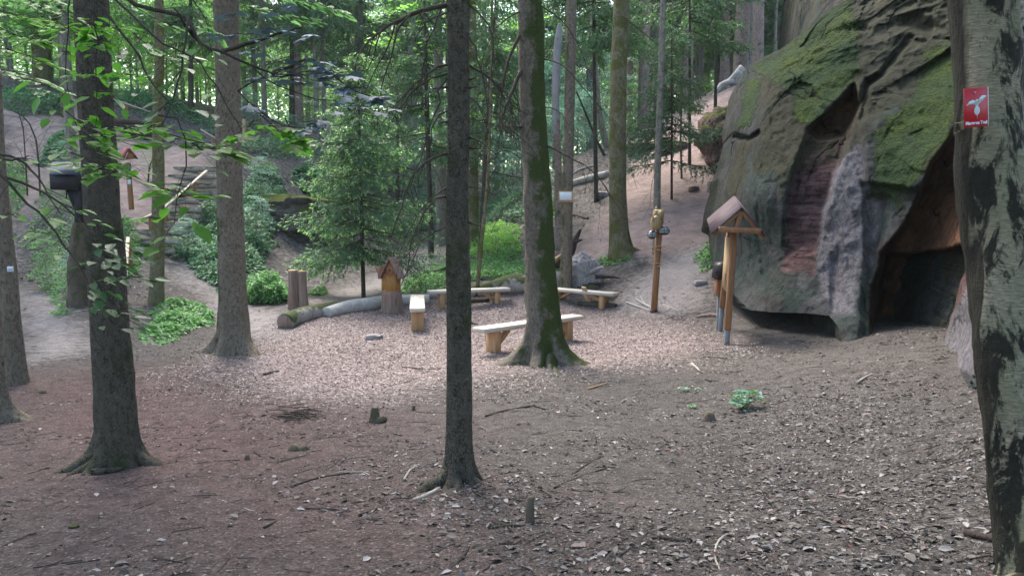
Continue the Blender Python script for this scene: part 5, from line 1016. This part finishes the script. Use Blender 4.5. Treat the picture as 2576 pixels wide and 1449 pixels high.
for k_, pl in enumerate([[(1480,715),(1520,712),(1560,722)],[(1450,720),(1480,728),(1530,728)],[(1500,690),(1540,690),(1570,694)]]):
    m = MB(); q = px_branch(pl, p[1] - .1); tube(m, q, [.07, .05, .015], 7, step=.1, lump=.15); m.build('root', M['deadwood'], rp)
bl, q_ = local_thing('broken_limb', 'dark broken limb rising from the fallen trunk beside the notice trunk', 'branch', 1392, 716)
m = MB(); tube(m, px_branch([(1385,664),(1410,652),(1432,630),(1445,605),(1462,576)], q_[1] + .2), [.17, .19, .15, .08, .02], 12, step=.08, lump=.3, lscale=3); m.build('limb', M['deadwood'], bl)
m = MB(); tube(m, px_branch([(1432,630),(1450,608),(1466,604)], q_[1] + .15), [.07, .05, .015], 8, step=.08, lump=.2); m.build('side_limb', M['deadwood'], bl)
m = MB(); tube(m, px_branch([(1380,662),(1405,650),(1425,630)], q_[1] + .03), [.06, .07, .03], 8, step=.08, lump=.2); m.build('split_wood', M['knob'], bl)
# wooden plank leaning under right bench
m = MB(); a_, b_ = P(1468, 722, 18.3), on(1482, 768, .03); beam(m, a_, b_, .14, .04); o = m.build('loose_plank', M['larch_pale'], loc=(a_ + b_) / 2); tag(o, 'short plank leaning under the right rear bench', 'plank')
# carved pole
cp, p = local_thing('carved_pole', 'tall leaning wooden pole with a carved knob and striped black eyes', 'pole', 1645, 787); Yp = p[1]
def q2(u_, v_, dy=0): return P(u_, v_, Yp + dy)
m = MB(); a_, b_ = q2(1645, 784), q2(1659, 560); beam(m, a_ - (b_ - a_) * .03, b_, .125, .125, .02); m.build('shaft', M['larch'], cp)
m = MB(); tube(m, [q2(1645, 790), q2(1645.4, 779)], .082, 8); m.build('foot', M['darkred'], cp)
m = MB(); box(m, q2(1656, 547), (.21, .17, .33), bev=.03); lump(m, q2(1650, 561, -.09), (.20, .20, .28), 4, 18, .10, 1, .15); lump(m, q2(1661, 540, -.10), (.10, .12, .16), 6, 12, .08, 1, .1); lump(m, q2(1651, 527), (.05, .06, .10), 3, 8, .1, 1, .2); m.build('carved_head', M['knob'], cp)
m = MB(); tube(m, [q2(1642, 560, -.16), q2(1643, 545, -.19), q2(1649, 534, -.16), q2(1655, 540, -.15)], [.012, .016, .014, .01], 6); m.build('carved_line', M['larch'], cp)
for c_, s_ in (((1671, 581, -.1), 1.0), ((1640, 591, -.1), .8)):
    c = q2(*c_); m = MB(); lump(m, c, (.21 * s_, .16, .16), 2, 12, .03, 1, 0); o = m.build('striped_ball', M['blackball'], cp)
    m = MB()
    for z_ in (-.028, .012, .045):
        rad = math.sqrt(max(0, .083 ** 2 - z_ ** 2)) * 1.14; arc = [c + np.array([cos(t) * rad * 1.32 * s_, sin(t) * rad, z_]) for t in np.linspace(pi * 1.12, pi * 1.9, 9)]; tube(m, arc, .006, 5)
    s2 = m.build('white_stripe', M['stripe'], cp); s2.parent = o; s2.location = (0, 0, 0)
m = MB(); tube(m, [q2(1633, 583, -.12), q2(1650, 586, -.12), q2(1665, 588, -.11)], [.012, .018, .012], 6); m.build('cross_bar', M['deadwood'], cp)
for (a_, b_) in (((1653, 619), (1676, 621)), ((1632, 623), (1652, 624)), ((1652, 630), (1676, 628)), ((1636, 629), (1652, 636)), ((1650, 663), (1672, 661)), ((1652, 671), (1674, 667)), ((1638, 664), (1650, 663))):
    m = MB(); tube(m, [q2(*a_, -.08), q2(*b_, -.10)], [.010, .007], 5); m.build('peg', M['larch_pale'], cp)
# information board with gable roof
ib, p = local_thing('information_board', 'roofed wooden information board seen from the side, in front of the boulder', 'board', 1826, 868, 0); Yb = p[1]
Yk = Yb + 1.25
f1 = lambda u_, v_, dy=0: P(u_, v_, Yb + dy); f2 = lambda u_, v_: P(u_, v_, Yk)
m = MB(); beam(m, f1(1830, 830), f1(1847, 570), .092, .092); m.build('post', M['larch'], ib)
m = MB(); beam(m, f1(1828, 872), f1(1830.5, 828), .085, .03); m.build('post_foot', M['steel'], ib)
zb2 = H1(*(P(1815, 800, Yk)[:2])); pk = P(1816, 775, Yk); 
m = MB(); beam(m, P(1816, 775, Yk), P(1836, 572, Yk), .085, .085); m.build('post', M['larch'], ib); m = MB(); q = P(1816, 775, Yk); beam(m, np.array([q[0] - .02, q[1], zb2 - .05]), q, .08, .03); m.build('post_foot', M['steel'], ib)
# roof: ridge runs away from the viewer to the left
rf, rb_ = f1(1874, 551, -.25), P(1843, 502, Yb + 1.75); rf[2] = rb_[2] = (rf[2] + rb_[2]) / 2 + .0
rf = P(1867, 524, Yb - .35); rb_ = P(1847, 495, Yb + 1.35)
el_f = P(1790, 590, Yb - .35); el_b = el_f + (rb_ - rf); er_f = P(1925, 597, Yb - .35); er_b = er_f + (rb_ - rf)
def slab(m, a, b, c, d, t):
    a, b, c, d = map(np.asarray, (a, b, c, d)); nrm = unit(np.cross(b - a, d - a)) * t; v = [a, b, c, d, a + nrm, b + nrm, c + nrm, d + nrm]
    m.add(v, np.array([(0, 3, 2, 1), (4, 5, 6, 7), (0, 1, 5, 4), (1, 2, 6, 5), (2, 3, 7, 6), (3, 0, 4, 7)]))
rfo = bpy.data.objects.new
m = MB(); slab(m, el_f, rf, rb_, el_b, .018); slab(m, rf, er_f, er_b, rb_, .018); roof = m.build('roof', M['roof'], ib, smooth=False)
m = MB()
dn = np.array([0, 0, -.035])
for a_, b_ in ((el_f, rf), (rf, er_f)):
    for t in (.04, .93): m = MB(); o_ = (rb_ - rf) * t; beam(m, a_ + dn + o_ + (b_ - a_) * .03, b_ + dn * 1.2 + o_ - (b_ - a_) * .03, .05, .06); m.build('rafter', M['larch'], ib)
m = MB(); beam(m, P(1808, 577, Yb - .37), P(1914, 582, Yb - .37), .045, .085); m.build('tie_beam', M['larch'], ib)
m = MB(); beam(m, f1(1848, 585, -.26), f1(1864, 534, -.26), .07, .07); m.build('king_post', M['larch'], ib)
m = MB(); beam(m, rf + [0, .05, -.09], rb_ + [0, -.05, -.09], .08, .08); m.build('ridge_beam', M['larch'], ib)
m = MB(); slab(m, P(1832, 840 - 105, Yb + .12), P(1840, 597, Yb + .12), P(1829, 597, Yk - .08), P(1820, 720, Yk - .08), .03); m.build('panel', M['larch_pale'], ib, smooth=False)
m = MB(); slab(m, P(1826, 718, Yb + .2), P(1834, 790 - 60, Yb + .1), P(1838, 690, Yb + .1), P(1824, 690, Yb + .5), .03); m.build('shelf', M['larch_pale'], ib, smooth=False)
bx = thing('literature_box', 'black rounded box on a brown post behind the information board', 'box', [*P(1808, 760, Yb + 1.5)[:2], H1(*P(1808, 760, Yb + 1.5)[:2])]); m = MB(); c = P(1811, 682, Yb + 1.5)
prof = [(-.10, -.13), (.10, -.14), (.10, .09), (.06, .15), (-.03, .15), (-.07, .10)]; prism(m, prof, -.18, .18); m.v = [v_ + c for v_ in m.v]; m.build('box_body', M['black'], bx, smooth=False)
m = MB(); a_ = P(1808, 700, Yb + 1.5); zg_ = H1(a_[0], a_[1]); beam(m, P(1808, 742, Yb + 1.5), P(1809, 698, Yb + 1.5), .12, .20); m.build('post', M['carved_red'], bx); m = MB(); q = P(1808, 742, Yb + 1.5); beam(m, np.array([q[0], q[1], zg_ - .05]), q, .05, .05); m.build('post_foot', M['steel'], bx)

# ================================================================== STAIRS, RAILS, LEFT BANK
s0, s1 = G(362, 645), XY(500, 27.3); root = thing('stairs', 'log stairs climbing the left bank between the first and second trunk', 'stairs', s0); nst = 11
for k_ in range(nst):
    p_ = s0 + (s1 - s0) * k_ / (nst - 1); z_ = max(H1(p_[0], p_[1]), -9) + .06; m = MB(); tube(m, [(p_[0] - .85, p_[1], z_ + .08), (p_[0], p_[1] + .01, z_ + .08), (p_[0] + .85, p_[1], z_ + .08)], [.09, .095, .085], 8, step=.2, lump=.1, seed=k_); m.build('step', M['logwood'], root)
def rail(label, a, b, posts, w=.09, h=.05, mat='rail'):
    root = thing('handrail', label, 'railing', [*b[:2], H1(b[0], b[1])]); m = MB(); beam(m, a, b, w, h); m.build('rail', M[mat], root)
    for t in posts:
        p_ = a + (b - a) * t; m = MB(); beam(m, [p_[0], p_[1] + .05, H1(p_[0], p_[1] + .05) - .1], p_ + [0, .05, .0], .085, .085); m.build('post', M['larch'], root)
rail('long pale handrail slanting up beside the stairs', P(412, 524, 23.5), P(520, 430, 26.8), (.02, .68))
rail('short pale handrail end on a light post below the stairs', P(364, 549, 22.6), P(384, 539, 22.9), (.6,))
rail('steep white handrail seen end on right of the first trunk', P(313, 742, 18.2), P(322, 598, 20.6), (.96,), w=.085)
rail('upper handrail running down from behind the first trunk', P(275, 247, 31.5), P(392, 287, 32), (.36,), w=.10)
rail('upper handrail end beside the second trunk', P(505, 326, 31), P(545, 350, 31), (.8,), w=.10)
c = P(614, 345, 31); m = MB(); b_ = XY(614, 31); beam(m, b_, P(614, 300, 31), .1, .1); o = m.build('wooden_post', M['larch_pale'], loc=b_); tag(o, 'lone pale wooden post on the crest right of the second trunk', 'post')
root = thing('retaining_wall', 'dark stacked log retaining wall below the upper handrail', 'wall', P(350, 325, 31.5))
for k_ in range(4): m = MB(); tube(m, [P(288 + k_ * 3, 306 + k_ * 13, 31.3 - k_ * .1), P(350, 310 + k_ * 13, 31.2 - k_ * .1), P(412, 316 + k_ * 13, 31.3 - k_ * .1)], [.11, .12, .11], 9, step=.3, lump=.12, seed=k_); m.build('log', M['deadwood'], root)
# red roofed sign post
b_ = XY(331, 23.2); root = thing('roofed_sign', 'small red roofed sign on a wooden post below the bank', 'sign', b_); Yr = 23.2
m = MB(); beam(m, P(331, 528, Yr), P(322, 410, Yr), .12, .10); m.build('post', M['larch'], root)
apx = P(325, 374, Yr - .15); apb = P(313, 372, Yr + .5); m = MB(); slab(m, P(312, 404, Yr - .15), apx, apb, P(297, 404, Yr + .45), .03); slab(m, apx, P(346, 401, Yr - .15), P(346, 401, Yr - .15) + (apb - apx), apb, .03); m.build('roof', M['roof_red'], root, smooth=False)
m = MB(); g_ = [P(315, 402, Yr - .1), P(342, 400, Yr - .1), P(325, 379, Yr - .1)]; m.add(g_ + [q + np.array([0, .03, 0]) for q in g_], [np.array([(0, 1, 2), (5, 4, 3)]), np.array([(0, 3, 4, 1), (1, 4, 5, 2), (2, 5, 3, 0)])]); m.build('gable', M['larch'], root, smooth=False)
m = MB(); box(m, P(324, 437, Yr - .08), (.10, .03, .36)); m.build('panel', M['green_panel'], root); m = MB(); box(m, P(325, 458, Yr - .08), (.09, .03, .14)); m.build('white_panel', M['white'], root)
# black roofed box on a bracket
Yx = 17.0; b_ = XY(198, Yx); root = thing('roofed_box', 'black tarred box with slate roof on a thick bracket post, left of the first trunk', 'shelter', b_)
m = MB(); slab(m, P(126, 441, Yx - .35), P(203, 441, Yx - .35), P(203, 411, Yx + .2), P(133, 411, Yx + .2), .03); slab(m, P(133, 411, Yx + .2), P(203, 411, Yx + .2), P(203, 425, Yx + .7), P(133, 425, Yx + .7), .03); m.build('roof', M['slate'], root, smooth=False)
m = MB(); box(m, P(176, 458, Yx), (.55, .55, .34)); m.build('box_body', M['blackwood'], root)
m = MB(); beam(m, P(180, 470, Yx), P(200, 520, Yx), .16, .2); beam(m, P(204, 445, Yx), P(202, 580, Yx), .16, .2); m.build('bracket', M['blackwood'], root)
m = MB(); tube(m, [b_ - [0, 0, .2], P(198, 640, Yx), P(201, 560, Yx)], [.26, .2, .14], 16, step=.1, lump=.2); m.build('stump', M['moss_stump'], root)
m = MB(); tube(m, [P(168, 474, Yx - .1), P(167, 500, Yx - .1)], [.02, .012], 6); m.build('peg', M['blackwood'], root)
# exposed roots at the head of the red slope
root = thing('exposed_roots', 'pale exposed tree roots arching over the top of the red sand slope', 'roots', XY(1830, 35))
for k_, pl in enumerate([[(1868,170),(1840,200),(1812,222),(1800,252)],[(1868,190),(1850,228),(1828,218),(1808,240)],[(1862,200),(1872,240),(1880,262)],[(1845,205),(1815,215),(1795,245),(1780,262)],[(1860,180),(1850,205),(1862,250)]]):
    m = MB(); tube(m, px_branch(pl, 34.2), np.linspace(.16, .05, len(pl)), 8, step=.15, lump=.2, seed=k_); m.build('root', M['pale_log'], root)
# ================================================================== FOREGROUND DEBRIS
def stump(label, u_, v_, w_, h_, seed, sh=0):
    root, p = local_thing('tree_stump', label, 'stump', u_, v_); m = MB(); tube(m, [(0, 0, -.06), (0, 0, 0), (w_ * .05, 0, h_ * .6), (w_ * .1, 0, h_)], [w_ * .62, w_ * .55, w_ * .46, w_ * .34], 16, step=.02, lump=.35, lscale=9, seed=seed); m.build('stump_body', M['moss_stump'], root, local=True)
    if sh: m = MB(); tube(m, [(w_ * .2, -.02, 0), (w_ * .9, -.02, h_ * .25), (w_ * 1.15, 0, h_ * .2)], [w_ * .35, w_ * .42, w_ * .3], 12, step=.02, lump=.3, lscale=9, seed=seed + 1); m.build('side_piece', M['moss_stump'], root, local=True)
stump('broken mossy stump with a low side piece in the middle foreground', 941, 1062, .105, .155, 1, 1); stump('small jagged mossy stump left of the seedling clump', 1783, 1060, .11, .09, 2); stump('thin rotten mossy stump standing in the near soil', 1333, 1318, .05, .155, 3); stump('low dark broken stump in the left foreground', 742, 1132, .10, .045, 4, 1); stump('tiny dark stump behind the middle stump', 1040, 1033, .045, .06, 5); stump('low broken root stub in the left foreground', 622, 1158, .035, .05, 6)
stump('small dark stump near the left edge', 105, 990, .11, .05, 7)
def stick(label, pl, r_, mat='twig', name='fallen_twig', lift=.6):
    q = [];
    for (u_, v_) in pl: p = G(u_, v_); p[2] += r_ * lift + .004; q.append(p)
    m = MB(); tube(m, q, np.linspace(r_, r_ * .5, len(q)), 6, step=.05, lump=.12, seed=int(pl[0][0])); o = m.build(name, M[mat], loc=q[0]); tag(o, label, 'twig'); return o
STK = [([(798,960),(850,974),(940,978),(1010,965),(1062,948)],.007,'twig','long curved twig lying across the edge of the wood chips'),([(1010,925),(1060,929),(1108,931)],.012,'twig','dark stick on the wood chips left of the front centre trunk'),
 ([(1222,1050),(1260,1038),(1320,1026),(1345,1024),(1372,1032)],.014,'twig','long dark curved branch lying right of the front centre trunk'),([(735,1226),(800,1205),(880,1192)],.010,'twig','dark stick left of the front centre trunk base'),([(758,1285),(820,1284),(845,1286)],.012,'twig','thick dark twig in the lower middle'),
 ([(850,1190),(915,1190),(930,1200)],.006,'twig_pale','thin bent twig near the dark stick'),([(1042,1264),(1085,1245),(1120,1222),(1160,1205)],.017,'twig_pale','pale bark strip leaning at the foot of the front centre trunk'),([(1060,1222),(1100,1205),(1126,1190)],.012,'twig','dark stick left against the front centre trunk'),
 ([(1015,1212),(1030,1188),(1042,1178)],.012,'twig_pale','short pale twig left of the front centre trunk'),([(1440,1196),(1480,1168),(1518,1150)],.009,'twig','straight thin stick right of the front centre trunk'),([(1395,1230),(1450,1205),(1530,1178)],.009,'twig','long thin stick below the straight stick'),
 ([(905,1300),(940,1286),(970,1275)],.011,'twig','dark wavy twig below the trunk base'),([(1240,1318),(1290,1332),(1320,1328)],.016,'deadwood','dark short branch beside the thin rotten stump'),([(1660,1355),(1720,1366),(1790,1368),(1812,1356)],.012,'twig','dark curved twig in the lower right middle'),
 ([(1848,1338),(1810,1362),(1798,1400),(1812,1440)],.008,'twig_pale','pale bow shaped twig at the bottom right middle'),([(2430,1348),(2490,1362),(2530,1376)],.02,'deadwood','dark stick near the foot of the birch'),([(2080,1298),(2180,1280),(2270,1262)],.006,'twig','thin dark twig in the right foreground leaves'),
 ([(1740,918),(1752,928),(1760,936)],.022,'twig_pale','short pale stick in front of the board'),([(1770,899),(1830,903)],.012,'twig','thin dark twig beside the board feet'),([(2155,966),(2180,950),(2195,944)],.014,'twig_pale','pale bone shaped twig right of the seedlings'),
 ([(1600,755),(1630,772),(1655,782)],.02,'pale_log','pale split branch left of the carved pole'),([(1575,762),(1620,778),(1640,782)],.02,'pale_log','pale splinter lying left of the carved pole foot'),([(1668,768),(1690,776),(1710,784)],.014,'pale_log','pale splinter right of the carved pole foot'),([(1612,748),(1622,765),(1640,772)],.014,'pale_log','thin forked splinter left of the carved pole'),
 ([(640,1140),(655,1150)],.012,'twig','tiny stub in the left foreground'),([(200,1340),(300,1300),(390,1265)],.005,'twig','thin twig in the lower left'),([(665,1330),(705,1310),(730,1300)],.008,'twig','thin straight twig in the lower left middle'),([(560,1262),(600,1275),(640,1290)],.006,'twig_pale','thin pale twig in the left foreground'),
 ([(1130,1440),(1160,1410),(1180,1380)],.012,'twig','dark twig at the bottom middle'),([(860,1095),(872,1075),(890,1088)],.004,'twig','fine looped root in the middle foreground'),([(665,945),(690,938),(702,935)],.022,'deadwood','short dark stick on the left edge of the wood chips'),([(1480,980),(1530,965)],.012,'bench_leg','orange wood splinter in the middle right'),
 ([(1392,915),(1398,935),(1404,950)],.025,'logwood','pale root running down from the mossy spruce'),([(230,1195),(280,1190),(335,1178)],.03,'bark_dark','dark surface root at the foot of the first trunk'),([(740,1195),(800,1178),(870,1160)],.006,'twig','fine twig left of the front centre trunk'),([(1560,1400),(1600,1370),(1640,1330)],.006,'twig','fine straight twig near the bottom middle')]
for pl, r_, mt, lab in STK: stick(lab, pl, r_, mt, 'fallen_twig')
# twig pile over a small hollow
hp = thing('twig_pile', 'heap of reddish twigs in a small hollow in the left middle foreground', 'twigs', on(745, 1052)); rr2 = random.Random(3); m = MB()
for k_ in range(55):
    a = rr2.uniform(0, 6.28); c = on(745 + rr2.gauss(0, 26), 1050 + rr2.gauss(0, 7), rr2.uniform(.005, .05)); L = rr2.uniform(.05, .17); d = np.array([cos(a) * L, sin(a) * L * .6, rr2.uniform(-.02, .02)]); tube(m, [c - d, c + [0, 0, .01], c + d], [.004, .005, .003], 4)
m.build('twigs', M['twig'], hp)
# scattered anonymous sticks
m = MB()
for k_ in range(900):
    Y_ = rr2.uniform(2.8, 14) ; u_ = rr2.uniform(-100, 2650); p_ = XY(u_, Y_); a = rr2.uniform(0, 6.28); L = rr2.uniform(.02, .11) * (1 + (rr2.random() < .1)); d = np.array([cos(a) * L, sin(a) * L, 0]); q = np.array([p_ - d, p_ + [rr2.gauss(0, .01), rr2.gauss(0, .01), 0], p_ + d]); q[:, 2] = H(q[:, 0], q[:, 1]) + .004; tube(m, q, rr2.uniform(.001, .0035), 4, cap=False)
o = m.build('twig_litter', M['twig']); o['kind'] = 'stuff'

# ================================================================== LIGHT
w = bpy.data.worlds.new('World'); SC.world = w; w.use_nodes = True; nt = w.node_tree; nt.nodes.clear()
out = nt.nodes.new('ShaderNodeOutputWorld'); bg = nt.nodes.new('ShaderNodeBackground'); sky = nt.nodes.new('ShaderNodeTexSky'); sky.sky_type = 'NISHITA'; sky.sun_disc = False
EL, AZ = R(52), R(-25)
sky.sun_elevation = EL; sky.sun_rotation = AZ; sky.air_density = 1; sky.dust_density = 3.0; sky.ozone_density = .6
bg.inputs[1].default_value = .145; nt.links.new(sky.outputs[0], bg.inputs[0]); nt.links.new(bg.outputs[0], out.inputs[0])
sun = bpy.data.lights.new('sun', 'SUN'); so = bpy.data.objects.new('sun', sun); COL.objects.link(so); sun.energy = 2.0; sun.angle = R(25); sun.color = (1, .96, .9)
dv = Vector((sin(AZ) * cos(EL), cos(AZ) * cos(EL), sin(EL))); so.rotation_euler = dv.to_track_quat('Z', 'Y').to_euler()
SC.view_settings.view_transform = 'Standard'; SC.view_settings.look = 'None'; SC.view_settings.exposure = 2.2; SC.view_settings.gamma = 1
hz = MB(); box(hz, (0, 30, 10), (560, 560, 60), bev=0); hz.v[0][:, 2] = np.where(hz.v[0][:, 2] < 0, -22, 29)
hm = bpy.data.materials.new('haze'); hm.use_nodes = True; hm.node_tree.nodes.clear(); ho = hm.node_tree.nodes.new('ShaderNodeOutputMaterial'); hv = hm.node_tree.nodes.new('ShaderNodeVolumePrincipled')
hv.inputs['Density'].default_value = HAZE; hv.inputs['Color'].default_value = (.82, .95, .93, 1); hm.node_tree.links.new(hv.outputs[0], ho.inputs['Volume'])
if HAZE: ho_ = hz.build('haze', hm, smooth=False); ho_['kind'] = 'stuff'
SC.render.engine = 'CYCLES'
SC.cycles.max_bounces = 4; SC.cycles.diffuse_bounces = 2; SC.cycles.glossy_bounces = 1; SC.cycles.transmission_bounces = 3; SC.cycles.transparent_max_bounces = 4
